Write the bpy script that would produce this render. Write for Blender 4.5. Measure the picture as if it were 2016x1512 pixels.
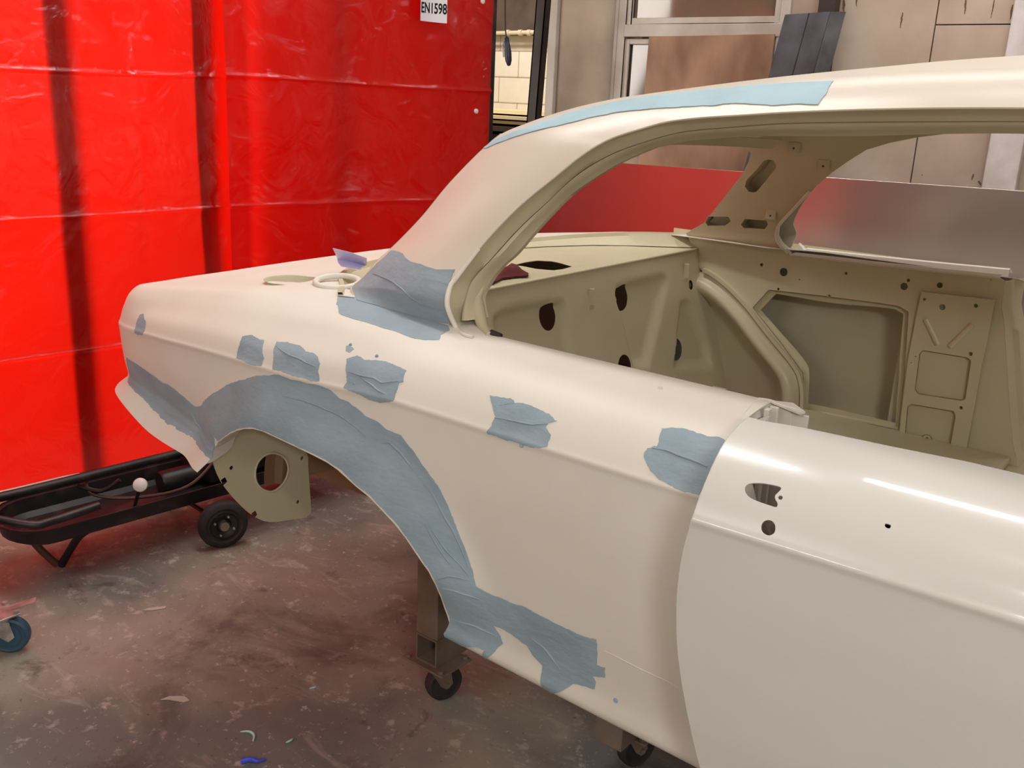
import bpy, bmesh, math, random
from mathutils import Vector, Matrix, geometry, noise
for o in list(bpy.data.objects): bpy.data.objects.remove(o)
C = bpy.context.scene.collection
random.seed(7)
# ---------------------------------------------------------------- camera
cam_d = bpy.data.cameras.new('camera'); cam = bpy.data.objects.new('camera', cam_d); C.objects.link(cam)
cam_d.sensor_width = 36.0; cam_d.lens = 36.0*1900/2016; cam_d.clip_start = .02; cam_d.clip_end = 60
RM = [[0.779417, 0.211329, -0.589788], [0.625068, -0.198557, 0.754894], [0.042424, -0.957035, -0.286854]]
rx, ry, rz = (Vector((RM[i][0], -RM[i][1], -RM[i][2])) for i in range(3))
cam.matrix_world = Matrix.Translation((0,0,1.6)) @ Matrix((rx,ry,rz)).to_4x4()
bpy.context.scene.camera = cam
# ---------------------------------------------------------------- light and exposure
sc = bpy.context.scene
sc.view_settings.view_transform = 'Standard'; sc.view_settings.look = 'None'
sc.view_settings.gamma = 1; sc.view_settings.use_curve_mapping = False
sc.view_settings.exposure = -0.35
world = bpy.data.worlds.new('workshop_air'); sc.world = world; world.use_nodes = True
world.node_tree.nodes['Background'].inputs[0].default_value = (1.0,.90,.80,1)
world.node_tree.nodes['Background'].inputs[1].default_value = .22
def area(name, loc, tgt, sx, sy, power, col):
    l = bpy.data.lights.new(name,'AREA'); l.shape='RECTANGLE'; l.size=sx; l.size_y=sy; l.energy=power; l.color=col
    o = bpy.data.objects.new(name,l); C.objects.link(o); o.location=loc
    d = Vector(tgt)-Vector(loc); z=-d.normalized()
    x = Vector((1,0,0)); x=(x-z*x.dot(z)); x = x.normalized() if x.length>.1 else Vector((0,1,0)); y=z.cross(x)
    o.rotation_euler = Matrix((x,y,z)).transposed().to_euler()
    return o
WARM=(.98,.985,.98)
area('strip_light_glow',(0.9,-1.0,3.3),(0.9,-1.0,0),2.4,.12,22,WARM)
area('strip_light_glow',(0.9,0.5,3.4),(0.9,0.5,0),2.4,.12,14,WARM)
area('strip_light_glow',(0.2,2.3,3.5),(0.2,2.3,0),2.4,.12,18,WARM)
area('strip_light_glow',(2.6,-2.0,2.9),(1.2,-.4,1.0),1.2,.25,85,WARM)
area('strip_light_glow',(-2.2,-2.0,3.3),(-2.2,-2.0,0),2.4,.12,42,WARM)  # added lamp, lifts the fill light from the camera side
area('strip_light_glow',(-2.4,2.0,3.4),(-2.4,2.0,0),2.4,.12,48,WARM)
area('strip_light_glow',(-1.0,4.1,3.4),(-1.0,4.3,0),2.4,.12,30,WARM)
area('booth_lamp_glow',(-5.8,1.3,1.9),(-3.7,1.4,1.3),2.6,1.5,135,(1,.93,.85))
area('next_bay_lamp_glow',(-5.6,6.0,3.2),(-5.9,7.2,1.2),1.2,.3,60,(1,.97,.92))
# ---------------------------------------------------------------- helpers
def srgb(r,g,b):
    f=lambda c:(c/255/12.92) if c/255<=.04045 else ((c/255+.055)/1.055)**2.4
    return (f(r),f(g),f(b),1)
def mat(name, c, rough=.5, metal=0., c2=None, nscale=6., bump=0., bscale=60., coat=0., spec=.5, mixlo=.35, mixhi=.65, stretch=None, detail=4., bdist=.002):
    m=bpy.data.materials.new(name); m.use_nodes=True; nt=m.node_tree; N=nt.nodes; Lk=nt.links
    b=N['Principled BSDF']; b.inputs['Roughness'].default_value=rough; b.inputs['Metallic'].default_value=metal
    b.inputs['Coat Weight'].default_value=coat; b.inputs['Coat Roughness'].default_value=.06; b.inputs['Specular IOR Level'].default_value=spec
    tc=N.new('ShaderNodeTexCoord'); vec=tc.outputs['Object']
    if stretch:
        mp=N.new('ShaderNodeMapping'); mp.inputs['Scale'].default_value=stretch; Lk.new(vec,mp.inputs[0]); vec=mp.outputs[0]
    if c2 is None: c2=tuple(x*.93 for x in c[:3])+(1,)
    n=N.new('ShaderNodeTexNoise'); n.inputs['Scale'].default_value=nscale; n.inputs['Detail'].default_value=detail; Lk.new(vec,n.inputs[0])
    mr=N.new('ShaderNodeMapRange'); mr.inputs[1].default_value=mixlo; mr.inputs[2].default_value=mixhi; Lk.new(n.outputs[0],mr.inputs[0])
    mx=N.new('ShaderNodeMix'); mx.data_type='RGBA'; mx.inputs[6].default_value=c; mx.inputs[7].default_value=c2
    Lk.new(mr.outputs[0],mx.inputs[0]); Lk.new(mx.outputs[2],b.inputs['Base Color'])
    if bump:
        n2=N.new('ShaderNodeTexNoise'); n2.inputs['Scale'].default_value=bscale; n2.inputs['Detail'].default_value=3; Lk.new(vec,n2.inputs[0])
        bp=N.new('ShaderNodeBump'); bp.inputs['Strength'].default_value=bump; bp.inputs['Distance'].default_value=bdist
        Lk.new(n2.outputs[0],bp.inputs['Height']); Lk.new(bp.outputs[0],b.inputs['Normal'])
    return m
def emit(name,c,s):
    m=bpy.data.materials.new(name); m.use_nodes=True; nt=m.node_tree; nt.nodes.clear()
    e=nt.nodes.new('ShaderNodeEmission'); e.inputs[0].default_value=c; e.inputs[1].default_value=s
    o=nt.nodes.new('ShaderNodeOutputMaterial'); nt.links.new(e.outputs[0],o.inputs[0]); return m
class MB:
    def __init__(s): s.v=[]; s.f=[]
    def add(s,v,f):
        k=len(s.v); s.v+= [tuple(p) for p in v]; s.f+=[tuple(i+k for i in q) for q in f]; return s
    def box(s,a,b,M=None):
        x0,y0,z0=a;x1,y1,z1=b
        v=[(x0,y0,z0),(x1,y0,z0),(x1,y1,z0),(x0,y1,z0),(x0,y0,z1),(x1,y0,z1),(x1,y1,z1),(x0,y1,z1)]
        if M: v=[tuple(M@Vector(p)) for p in v]
        return s.add(v,[(0,3,2,1),(4,5,6,7),(0,1,5,4),(1,2,6,5),(2,3,7,6),(3,0,4,7)])
    def cyl(s,a,b,r,r2=None,n=24,cap=True):
        a=Vector(a);b=Vector(b);r2=r if r2 is None else r2; d=(b-a).normalized()
        u=d.orthogonal().normalized(); w=d.cross(u); v=[]
        for P,R in ((a,r),(b,r2)):
            for i in range(n):
                t=2*math.pi*i/n; v.append(P+u*(R*math.cos(t))+w*(R*math.sin(t)))
        f=[(i,(i+1)%n,n+(i+1)%n,n+i) for i in range(n)]
        if cap: f+=[tuple(range(n-1,-1,-1)),tuple(range(n,2*n))]
        return s.add(v,f)
    def tube(s,pts,r,n=12,smooth=True,sub=6,closed=False):
        P=[Vector(p) for p in pts]
        if smooth and len(P)>2:
            Q=[]
            for i in range(len(P)-1):
                p0=P[max(i-1,0)];p1=P[i];p2=P[i+1];p3=P[min(i+2,len(P)-1)]
                for k in range(sub):
                    t=k/sub; Q.append(.5*((2*p1)+(-p0+p2)*t+(2*p0-5*p1+4*p2-p3)*t*t+(-p0+3*p1-3*p2+p3)*t**3))
            Q.append(P[-1]); P=Q
        v=[];u=None
        for i,p in enumerate(P):
            d=(P[min(i+1,len(P)-1)]-P[max(i-1,0)]).normalized()
            if u is None: u=d.orthogonal().normalized()
            else: u=(u-d*u.dot(d)).normalized()
            w=d.cross(u); R=r(i/(len(P)-1)) if callable(r) else r
            for k in range(n):
                t=2*math.pi*k/n; v.append(p+u*(R*math.cos(t))+w*(R*math.sin(t)))
        f=[]
        for i in range(len(P)-1):
            for k in range(n): f.append((i*n+k,i*n+(k+1)%n,(i+1)*n+(k+1)%n,(i+1)*n+k))
        f+=[tuple(range(n-1,-1,-1)),tuple(range((len(P)-1)*n,len(P)*n))]
        return s.add(v,f)
    def lathe(s,o,ax,prof,n=40):
        o=Vector(o);d=Vector(ax).normalized();u=d.orthogonal().normalized();w=d.cross(u);v=[]
        for h,r in prof:
            for i in range(n):
                t=2*math.pi*i/n; v.append(o+d*h+u*(r*math.cos(t))+w*(r*math.sin(t)))
        f=[]
        for j in range(len(prof)-1):
            for i in range(n): f.append((j*n+i,j*n+(i+1)%n,(j+1)*n+(i+1)%n,(j+1)*n+i))
        return s.add(v,f)
    def prism(s,poly,vec):
        n=len(poly); v=[Vector(p) for p in poly]+[Vector(p)+Vector(vec) for p in poly]
        return s.add(v,[tuple(range(n-1,-1,-1)),tuple(range(n,2*n))]+[(i,(i+1)%n,n+(i+1)%n,n+i) for i in range(n)])
    def grid(s,R):
        m=len(R[0]); v=[p for r in R for p in r]
        return s.add(v,[(i*m+j,i*m+j+1,(i+1)*m+j+1,(i+1)*m+j) for i in range(len(R)-1) for j in range(m-1)])
    def build(s,name,m,parent=None,smooth=40,thick=0.,bevel=0.,sub=0,toward=None):
        me=bpy.data.meshes.new(name); off=WP(parent)
        me.from_pydata([(p[0]-off[0],p[1]-off[1],p[2]-off[2]) for p in s.v],[],s.f)
        bm=bmesh.new(); bm.from_mesh(me); bmesh.ops.remove_doubles(bm,verts=bm.verts,dist=1e-5)
        if thick==0 and toward is None: bmesh.ops.recalc_face_normals(bm,faces=bm.faces)
        elif toward is not None:
            t=Vector(toward)-off; sgn=sum(f.normal.dot(t-f.calc_center_median())*f.calc_area() for f in bm.faces)
            if sgn<0: bmesh.ops.reverse_faces(bm,faces=bm.faces)
        bm.to_mesh(me); bm.free()
        o=bpy.data.objects.new(name,me); C.objects.link(o)
        if parent: o.parent=parent
        for mm in (m if isinstance(m,(list,tuple)) else [m]): me.materials.append(mm)
        if thick:
            q=o.modifiers.new('thickness','SOLIDIFY'); q.thickness=thick; q.offset=-1
            if smooth: q=o.modifiers.new('crisp_rim','EDGE_SPLIT'); q.split_angle=math.radians(max(smooth,45))
        if bevel:
            q=o.modifiers.new('edge','BEVEL'); q.width=bevel; q.segments=2; q.limit_method='ANGLE'
        if sub:
            q=o.modifiers.new('sub','SUBSURF'); q.levels=sub; q.render_levels=sub
        if smooth: me.shade_smooth(); me.set_sharp_from_angle(angle=math.radians(smooth))
        return o
def WP(o):
    p=Vector((0,0,0))
    while o: p=p+Vector(o.location); o=o.parent
    return p
def thing(name,label,cat,loc,group=None):
    o=bpy.data.objects.new(name,None); C.objects.link(o); o.location=loc; o.empty_display_size=.1
    o['label']=label; o['category']=cat
    if group: o['group']=group
    return o
def tag(o,label,cat,group=None):
    o['label']=label; o['category']=cat
    if group: o['group']=group
    return o
def struct(o): o['kind']='structure'; return o
def inpoly(x,y,P):
    c=False; j=len(P)-1
    for i in range(len(P)):
        if (P[i][1]>y)!=(P[j][1]>y) and x<(P[j][0]-P[i][0])*(y-P[i][1])/(P[j][1]-P[i][1])+P[i][0]: c=not c
        j=i
    return c
def dens(P,step,closed=True):
    R=[]; n=len(P)
    for i in range(n if closed else n-1):
        a=P[i];b=P[(i+1)%n]; d=math.hypot(b[0]-a[0],b[1]-a[1]); k=max(1,int(d/step+.5))
        for t in range(k): R.append((a[0]+(b[0]-a[0])*t/k,a[1]+(b[1]-a[1])*t/k))
    if not closed: R.append(P[-1])
    return R
def smooth_poly(P,it=1):
    for _ in range(it):
        Q=[]
        for i in range(len(P)):
            a=P[i];b=P[(i+1)%len(P)]; Q+=[(a[0]*.75+b[0]*.25,a[1]*.75+b[1]*.25),(a[0]*.25+b[0]*.75,a[1]*.25+b[1]*.75)]
        P=Q
    return P
def ragged(P,amp,step=.004,seed=0):
    Q=dens(P,step); R=[]
    n=len(Q)
    for i,(x,y) in enumerate(Q):
        a=Q[i-1];b=Q[(i+1)%n]; dx=b[0]-a[0];dy=b[1]-a[1];L=math.hypot(dx,dy) or 1
        k=(1.1*noise.noise(Vector((x*34,y*34,seed)))+.55*noise.noise(Vector((x*120,y*120,seed+3)))+.35*noise.noise(Vector((x*330,y*330,seed+5))))*amp
        R.append((x+dy/L*k,y-dx/L*k))
    return R
def circle(c,r,n=16,ry=None): return [(c[0]+r*math.cos(2*math.pi*i/n),c[1]+(ry or r)*math.sin(2*math.pi*i/n)) for i in range(n)]
def patch(name,outline,func,m,parent=None,holes=(),step=.015,thick=.0012,toward=None,bstep=None,smooth=50,bevel=0,vlines=()):
    bstep=bstep or step
    loops=[dens(outline,bstep)]+[dens(h,bstep) if len(h)<12 else h for h in holes]
    V=[];E=[]
    for Lp in loops:
        k=len(V); V+=Lp; E+=[(k+i,k+(i+1)%len(Lp)) for i in range(len(Lp))]
    nb=len(V); B=V[:]
    x0=min(p[0] for p in outline);x1=max(p[0] for p in outline);y0=min(p[1] for p in outline);y1=max(p[1] for p in outline)
    cell={}
    for p in B: cell.setdefault((int(p[0]//step),int(p[1]//step)),[]).append(p)
    for vy in vlines:
        x=x0+.004
        while x<x1:
            if inpoly(x,vy,outline) and not any(inpoly(x,vy,h) for h in holes):
                near=cell.get((int(x//step),int(vy//step)),())
                if all((q[0]-x)**2+(q[1]-vy)**2>(.0018)**2 for q in near):
                    V.append((x,vy)); cell.setdefault((int(x//step),int(vy//step)),[]).append((x,vy))
            x+=.009
    j=0; y=y0+step*.5
    while y<y1:
        x=x0+step*(.5 if j%2 else 0)
        while x<x1:
            ok=inpoly(x,y,outline)
            if ok:
                for h in holes:
                    if inpoly(x,y,h): ok=False;break
            if ok:
                cx_,cy_=int(x//step),int(y//step)
                for a in (-1,0,1):
                    for b in (-1,0,1):
                        for q in cell.get((cx_+a,cy_+b),()):
                            if (q[0]-x)**2+(q[1]-y)**2<(.45*step)**2: ok=False
            if ok: V.append((x,y))
            x+=step
        y+=step*.87; j+=1
    res=geometry.delaunay_2d_cdt([Vector(p) for p in V],E,[],0,1e-7)
    vo,fo=res[0],res[2]
    F=[]
    for f in fo:
        cx_=sum(vo[i][0] for i in f)/len(f); cy_=sum(vo[i][1] for i in f)/len(f)
        if inpoly(cx_,cy_,loops[0]) and not any(inpoly(cx_,cy_,h) for h in loops[1:]): F.append(tuple(f))
    mb=MB(); mb.v=[func(p[0],p[1]) for p in vo]; mb.f=F
    used=sorted({i for f in F for i in f}); ix={u:k for k,u in enumerate(used)}
    mb.v=[mb.v[i] for i in used]; mb.f=[tuple(ix[i] for i in f) for f in F]
    return mb.build(name,m,parent,smooth=smooth,thick=thick,toward=toward or (0,0,1.6),bevel=bevel)
def copy_tree(o,parent=None,loc=None):
    c=o.copy(); C.objects.link(c); c.parent=parent
    if loc is not None: c.location=loc
    for ch in list(o.children): copy_tree(ch,c)
    return c
# ---- outer skin of the rear quarter: rows run from the sill up to the belt, stations from door to tail
PLAN = [(0.6,1.145),(0.1,1.138),(-0.5,1.13),(-1.0,1.13),(-1.4,1.132),(-1.7,1.15),(-1.9,1.168),(-2.03,1.186),
        (-2.14,1.206),(-2.215,1.235),(-2.26,1.28),(-2.285,1.35),(-2.30,1.5),(-2.305,2.075)]
LROW = [0,.05,.09,.108,.2,.32,.40,.468,.480,.489,.53,.57,.625,.69,.78]
FRONT = [(.10,.655),(.050,.641),(.022,.668),(.0265,.690),(.012,.80),(.003,.92),(-.001,1.0),(-.0015,1.072),(-.0035,1.083),(.0005,1.0895),(.020,1.118),(.050,1.145),(.11,1.171),(.17,1.187),(.26,1.191)]
MIDA  = [(.10,.70),(.05,.69),(.028,.72),(.025,.738),(.012,.82),(.003,.92),(0,.99),(-.0015,1.059),(-.0035,1.070),(.0005,1.0765),(.019,1.108),(.055,1.134),(.10,1.163),(.16,1.182),(.25,1.190)]
REARA = [(.03,.776),(-.012,.790),(.02,.822),(.0205,.830),(.022,.845),(.012,.90),(.004,.965),(.000,1.045),(-.003,1.056),(.0005,1.062),(.017,1.093),(.048,1.120),(.085,1.148),(.13,1.168),(.22,1.175)]
REARB = [(.03,.790),(-.02,.802),(.025,.838),(.027,.846),(.03,.862),(.015,.905),(.004,.96),(.000,1.025),(-.003,1.036),(.0005,1.042),(.014,1.068),(.038,1.090),(.065,1.116),(.10,1.138),(.19,1.146)]
REARC = [(.03,.828),(-.022,.840),(.010,.868),(.011,.874),(.012,.885),(.006,.92),(.002,.96),(0,.995),(-.002,1.017),(.002,1.026),(.008,1.045),(.016,1.066),(.030,1.092),(.058,1.112),(.115,1.118)]
REARD = [(.03,.832),(-.022,.845),(.008,.872),(.009,.878),(.010,.888),(.005,.92),(.002,.955),(0,.985),(0,1.007),(.002,1.016),(.006,1.034),(.014,1.054),(.027,1.080),(.052,1.100),(.105,1.106)]
FRONT2 = [(.10,.628),(.050,.614),(.022,.641),(.0265,.663),(.012,.79)]+FRONT[5:]
STAT = [(0.6,FRONT2),(-1.12,FRONT),(-1.36,MIDA),(-1.70,REARA),(-1.97,REARB),(-2.19,REARC),(-2.4,REARD),(-3.4,REARD)]
def herm(xs, ys, x):
    n=len(xs)
    if xs[0]>xs[-1]: xs=[-a for a in xs]; x=-x
    if x<=xs[0]: i=0; x=max(x,xs[0])
    elif x>=xs[-1]: i=n-2; x=xs[-1]
    else:
        i=0
        while xs[i+1]<x: i+=1
    h=xs[i+1]-xs[i]; d=(ys[i+1]-ys[i])/h
    def sl(k):
        if k==0: return (ys[1]-ys[0])/(xs[1]-xs[0])
        if k==n-1: return (ys[-1]-ys[-2])/(xs[-1]-xs[-2])
        a=(ys[k]-ys[k-1])/(xs[k]-xs[k-1]); b=(ys[k+1]-ys[k])/(xs[k+1]-xs[k])
        if a*b<=0: return 0.
        return 2*a*b/(a+b)
    m0=sl(i); m1=sl(i+1); t=(x-xs[i])/h
    return (2*t**3-3*t*t+1)*ys[i]+(t**3-2*t*t+t)*h*m0+(-2*t**3+3*t*t)*ys[i+1]+(t**3-t*t)*h*m1
# plan path by arc parameter s: s = x while the side is straight, then true arc length round the corner
_PS=[PLAN[0][0]]
for _a,_b in zip(PLAN,PLAN[1:]): _PS.append(_PS[-1]-((_a[0]-_b[0])**2+(_a[1]-_b[1])**2)**.5)
def plan(s):
    return herm(_PS,[p[0] for p in PLAN],s), herm(_PS,[p[1] for p in PLAN],s)
def plan_n(s):
    s=min(max(s,_PS[-1]+.011),.589)
    a=plan(s-.01); b=plan(s+.01); dx=b[0]-a[0]; dy=b[1]-a[1]; L=(dx*dx+dy*dy)**.5
    return -dy/L, dx/L
ARCH = [(-1.707,.78),(-1.706,.83),(-1.675,.865),(-1.61,.904),(-1.549,.932),(-1.485,.944),(-1.40,.942),(-1.327,.938),(-1.26,.928),(-1.19,.905),(-1.12,.865),(-1.057,.813),(-1.015,.756),(-.992,.68),(-.985,.64)]
def dist_poly(x,z,P):
    best=9.
    for (ax,az),(bx,bz) in zip(P,P[1:]):
        dx=bx-ax;dz=bz-az;t=((x-ax)*dx+(z-az)*dz)/(dx*dx+dz*dz+1e-12);t=0 if t<0 else (1 if t>1 else t)
        d=((x-ax-t*dx)**2+(z-az-t*dz)**2)
        if d<best:best=d
    return best**.5
def sms(t): t=0. if t<0 else (1. if t>1 else t); return t*t*(3-2*t)
_PREP=[s for s,_ in STAT]
def prof(s,l):
    rows=[(herm(LROW,[r[0] for r in R],l),herm(LROW,[r[1] for r in R],l)) for _,R in STAT]
    return herm(_PREP,[r[0] for r in rows],s),herm(_PREP,[r[1] for r in rows],s)
def skin(s,l,off=0.):
    """outer skin point; off pushes it outward"""
    o,z=prof(s,l); px,py=plan(s); nx,ny=plan_n(s)
    if -2.0<s<-.8 and z<1.1:
        d=dist_poly(s,z,ARCH); o-=.030*sms(1-d/.125)*(sms((z-.66)/.16) if s>-1.25 else 1.)
    o-=off
    if l>.69 and s<-1.25:
        t=min((l-.69)/.085,1.)*min((-1.25-s)/.15,1.); z+=(deckz(px+nx*o,py+ny*o)-z)*t
    return (px+nx*o,py+ny*o,z)

def door(s,l,off=0.):
    """skin of the door, standing a hand proud of the body at its rear edge"""
    o,z=prof(.6,l)
    return (s,1.055+.038*(s+.52)+o-off,z)
def deckz(x,y):
    xs=[-2.45,-2.30,-2.15,-2.03,-1.87,-1.75,-1.6,-1.45,-1.0]; zs=[1.06,1.09,1.112,1.130,1.152,1.170,1.184,1.187,1.19]
    return herm(xs,zs,x)+.012*(1-((y-2.075)/.8)**2)
# ---- outlines in metres, measured on the surfaces they lie on
LIP = [(-1.7018, 0.0827), (-1.7038, 0.111), (-1.6985, 0.1989), (-1.6753, 0.2537), (-1.6447, 0.2889), (-1.6103, 0.3209), (-1.58, 0.3399), (-1.5465, 0.353), (-1.5157, 0.3598), (-1.4821, 0.3606), (-1.4464, 0.3558), (-1.4044, 0.35), (-1.3641, 0.345), (-1.3253, 0.3412), (-1.2875, 0.3367), (-1.2583, 0.3294), (-1.211, 0.3097), (-1.173, 0.2973), (-1.141, 0.2799), (-1.1118, 0.2637), (-1.0878, 0.246), (-1.0537, 0.2151), (-1.0363, 0.1993), (-1.0271, 0.1786), (-1.0257, 0.1555), (-1.0269, 0.1317), (-1.0223, 0.1112), (-1.0137, 0.0982), (-1.0034, 0.0869), (-0.9995, 0.0681), (-1.0341, 0.03), (-0.9632, 0.0693)]
F_arch = [(-1.7625, 0.3527), (-1.7444, 0.3738), (-1.7046, 0.4009), (-1.6511, 0.4234), (-1.5961, 0.4407), (-1.5317, 0.4594), (-1.4571, 0.4763), (-1.4201, 0.4735), (-1.3837, 0.4749), (-1.3291, 0.4766), (-1.3008, 0.4701), (-1.2792, 0.4603), (-1.2574, 0.4574), (-1.2324, 0.4478), (-1.2112, 0.4383), (-1.185, 0.4352), (-1.1592, 0.4254), (-1.1213, 0.4226), (-1.094, 0.4057), (-1.0601, 0.3779), (-1.0344, 0.3569), (-1.0137, 0.3296), (-0.9893, 0.2899), (-0.9681, 0.2535), (-0.9511, 0.2173), (-0.9452, 0.1983), (-0.9281, 0.1932), (-0.9067, 0.1915), (-0.879, 0.1917), (-0.8514, 0.1954), (-0.813, 0.1939), (-0.7758, 0.1908), (-0.743, 0.1896), (-0.7146, 0.1914), (-0.704, 0.194), (-0.701, 0.1719), (-0.7023, 0.1559), (-0.6868, 0.1576), (-0.6879, 0.1419), (-0.7127, 0.1352), (-0.7063, 0.1279), (-0.707, 0.1171), (-0.7267, 0.1145), (-0.7484, 0.1104), (-0.8103, 0.03), (-0.813, 0.113), (-0.8328, 0.123), (-0.8443, 0.1334), (-0.872, 0.1381), (-0.8955, 0.1403), (-0.9164, 0.141), (-0.9022, 0.1276), (-0.8966, 0.1175), (-0.9087, 0.1072), (-0.9494, 0.0338), (-0.9346, 0.0952), (-0.9594, 0.0903), (-1.0162, 0.0413), (-1.0421, 0.0379), (-1.0177, 0.1158), (-1.0207, 0.1371), (-1.0189, 0.1613), (-1.022, 0.1834), (-1.0325, 0.2034), (-1.0501, 0.2191), (-1.0843, 0.2501), (-1.1082, 0.2678), (-1.1372, 0.2842), (-1.1692, 0.3017), (-1.2067, 0.3143), (-1.254, 0.3339), (-1.2833, 0.3412), (-1.3207, 0.346), (-1.364, 0.3487), (-1.4042, 0.3538), (-1.4462, 0.3597), (-1.4819, 0.3645), (-1.5153, 0.3638), (-1.546, 0.3573), (-1.5792, 0.3446), (-1.6094, 0.3266), (-1.6432, 0.2958), (-1.6735, 0.2624)]
F_tail = [(-2.1637, 0.3657), (-2.0779, 0.3689), (-2.0064, 0.3642), (-1.9583, 0.3584), (-1.8973, 0.3571), (-1.8519, 0.3417), (-1.813, 0.3281), (-1.7724, 0.3429), (-1.7571, 0.3662), (-1.6997, 0.3198), (-1.6888, 0.2648), (-1.6986, 0.1835), (-1.7027, 0.0954), (-1.7053, 0.0814), (-1.7175, 0.0827), (-1.797, 0.0779), (-1.8624, 0.0805), (-1.9552, 0.0797), (-2.0175, 0.0794), (-2.0924, 0.0841), (-2.1421, 0.0848), (-2.2007, 0.0862)]
F_dot = [(-2.075, 0.5445), (-2.0617, 0.5515), (-2.0301, 0.523), (-2.0168, 0.4898), (-2.0203, 0.4758), (-2.0547, 0.4735), (-2.0681, 0.4762), (-2.0753, 0.5098)]
F_a = [(-1.619, 0.5386), (-1.5928, 0.5451), (-1.5461, 0.5421), (-1.5315, 0.5215), (-1.5174, 0.5051), (-1.5154, 0.4857), (-1.5408, 0.4813), (-1.5648, 0.4811), (-1.6033, 0.487), (-1.6119, 0.506), (-1.6142, 0.5222)]
F_b = [(-1.5112, 0.5471), (-1.4742, 0.5527), (-1.4366, 0.55), (-1.4073, 0.5426), (-1.3714, 0.5384), (-1.3531, 0.5245), (-1.3514, 0.5066), (-1.3384, 0.4877), (-1.3587, 0.4836), (-1.3908, 0.4848), (-1.4486, 0.4854), (-1.4779, 0.4839), (-1.4902, 0.5136), (-1.5024, 0.5339)]
F_c = [(-1.2936, 0.5446), (-1.2784, 0.5549), (-1.2532, 0.5517), (-1.2111, 0.5565), (-1.1658, 0.5523), (-1.1443, 0.5484), (-1.1406, 0.5364), (-1.133, 0.5264), (-1.1422, 0.5224), (-1.1395, 0.5031), (-1.1392, 0.482), (-1.1492, 0.4764), (-1.1742, 0.4694), (-1.208, 0.4723), (-1.2349, 0.4773), (-1.2687, 0.4848), (-1.2646, 0.4978), (-1.2788, 0.5195)]
F_c2 = [(-1.3242, 0.5714), (-1.3146, 0.5733), (-1.3009, 0.5671), (-1.3028, 0.5601), (-1.3153, 0.561)]
F_d = [(-0.9505, 0.5472), (-0.9314, 0.5492), (-0.9113, 0.5506), (-0.9013, 0.5464), (-0.9191, 0.5377), (-0.9309, 0.5303), (-0.91, 0.5402), (-0.8838, 0.5482), (-0.8536, 0.5486), (-0.8265, 0.5447), (-0.8096, 0.5371), (-0.8227, 0.5283), (-0.8252, 0.5204), (-0.8119, 0.5092), (-0.8111, 0.4942), (-0.8058, 0.4859), (-0.8233, 0.4783), (-0.8534, 0.4747), (-0.8842, 0.4732), (-0.9099, 0.4754), (-0.9256, 0.4767), (-0.9201, 0.493), (-0.9223, 0.5115), (-0.9355, 0.529)]
F_e = [(-0.6454, 0.5733), (-0.6276, 0.5789), (-0.6068, 0.5811), (-0.574, 0.5788), (-0.5568, 0.5815), (-0.5455, 0.5782), (-0.5404, 0.5282), (-0.5482, 0.4854), (-0.5693, 0.4821), (-0.59, 0.4867), (-0.6129, 0.4896), (-0.6259, 0.4989), (-0.6401, 0.5081), (-0.6498, 0.5245), (-0.6478, 0.5348), (-0.6345, 0.5414), (-0.6352, 0.5502), (-0.6423, 0.5613)]
F_base = [(-1.506, 0.7247), (-1.472, 0.6918), (-1.4242, 0.6553), (-1.3888, 0.6474), (-1.3418, 0.6438), (-1.28, 0.6336), (-1.2002, 0.62), (-1.1681, 0.6209), (-1.1443, 0.6304), (-1.1528, 0.6457), (-1.1488, 0.6686), (-1.1583, 0.679), (-1.1827, 0.6988), (-1.2314, 0.712), (-1.2762, 0.7234), (-1.3289, 0.7235), (-1.3648, 0.7234), (-1.3971, 0.7264), (-1.4428, 0.7379), (-1.4883, 0.7446), (-1.5013, 0.7381)]
M_scr = [(-0.5529, 0.1749), (-0.6674, 0.1165)]
Q_belt = [(-1.0581, 0.689), (-0.7647, 0.6869), (-0.5331, 0.6898)]
D_edge = [(-0.5272, 0.6697), (-0.5276, 0.6593), (-0.5286, 0.6456), (-0.529, 0.6322), (-0.5287, 0.6203), (-0.5279, 0.6095), (-0.5264, 0.5984), (-0.5244, 0.5861), (-0.5221, 0.5724), (-0.5205, 0.5586), (-0.5197, 0.5458), (-0.5191, 0.5325), (-0.5187, 0.5175), (-0.5185, 0.501), (-0.518, 0.4843), (-0.5212, 0.4663), (-0.5238, 0.4514), (-0.526, 0.437), (-0.5276, 0.4229), (-0.5286, 0.4086), (-0.5291, 0.3938), (-0.5293, 0.3788), (-0.5292, 0.3643), (-0.5287, 0.3502), (-0.5279, 0.3358), (-0.5268, 0.3212), (-0.5252, 0.3063), (-0.5232, 0.2911), (-0.5205, 0.2754), (-0.5172, 0.2596), (-0.5138, 0.2444), (-0.5102, 0.2306), (-0.5065, 0.2176), (-0.5025, 0.2047), (-0.4981, 0.1911), (-0.4937, 0.1777), (-0.4896, 0.166), (-0.4856, 0.1556), (-0.4818, 0.1464), (-0.4791, 0.1401)]
D_top = [(-0.5272, 0.6697), (-0.4531, 0.6809), (-0.335, 0.6873), (-0.2481, 0.6955), (-0.182, 0.6952)]
D_h1 = [(-0.467, 0.5483), (-0.4674, 0.5538), (-0.4625, 0.5587), (-0.45, 0.5626), (-0.4385, 0.564), (-0.4258, 0.5646), (-0.4237, 0.5611), (-0.4258, 0.5555), (-0.4276, 0.5505), (-0.425, 0.5458), (-0.4209, 0.5427), (-0.419, 0.539), (-0.4198, 0.5358), (-0.4308, 0.5362), (-0.443, 0.5368), (-0.4536, 0.5379), (-0.4623, 0.5419)]
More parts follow.
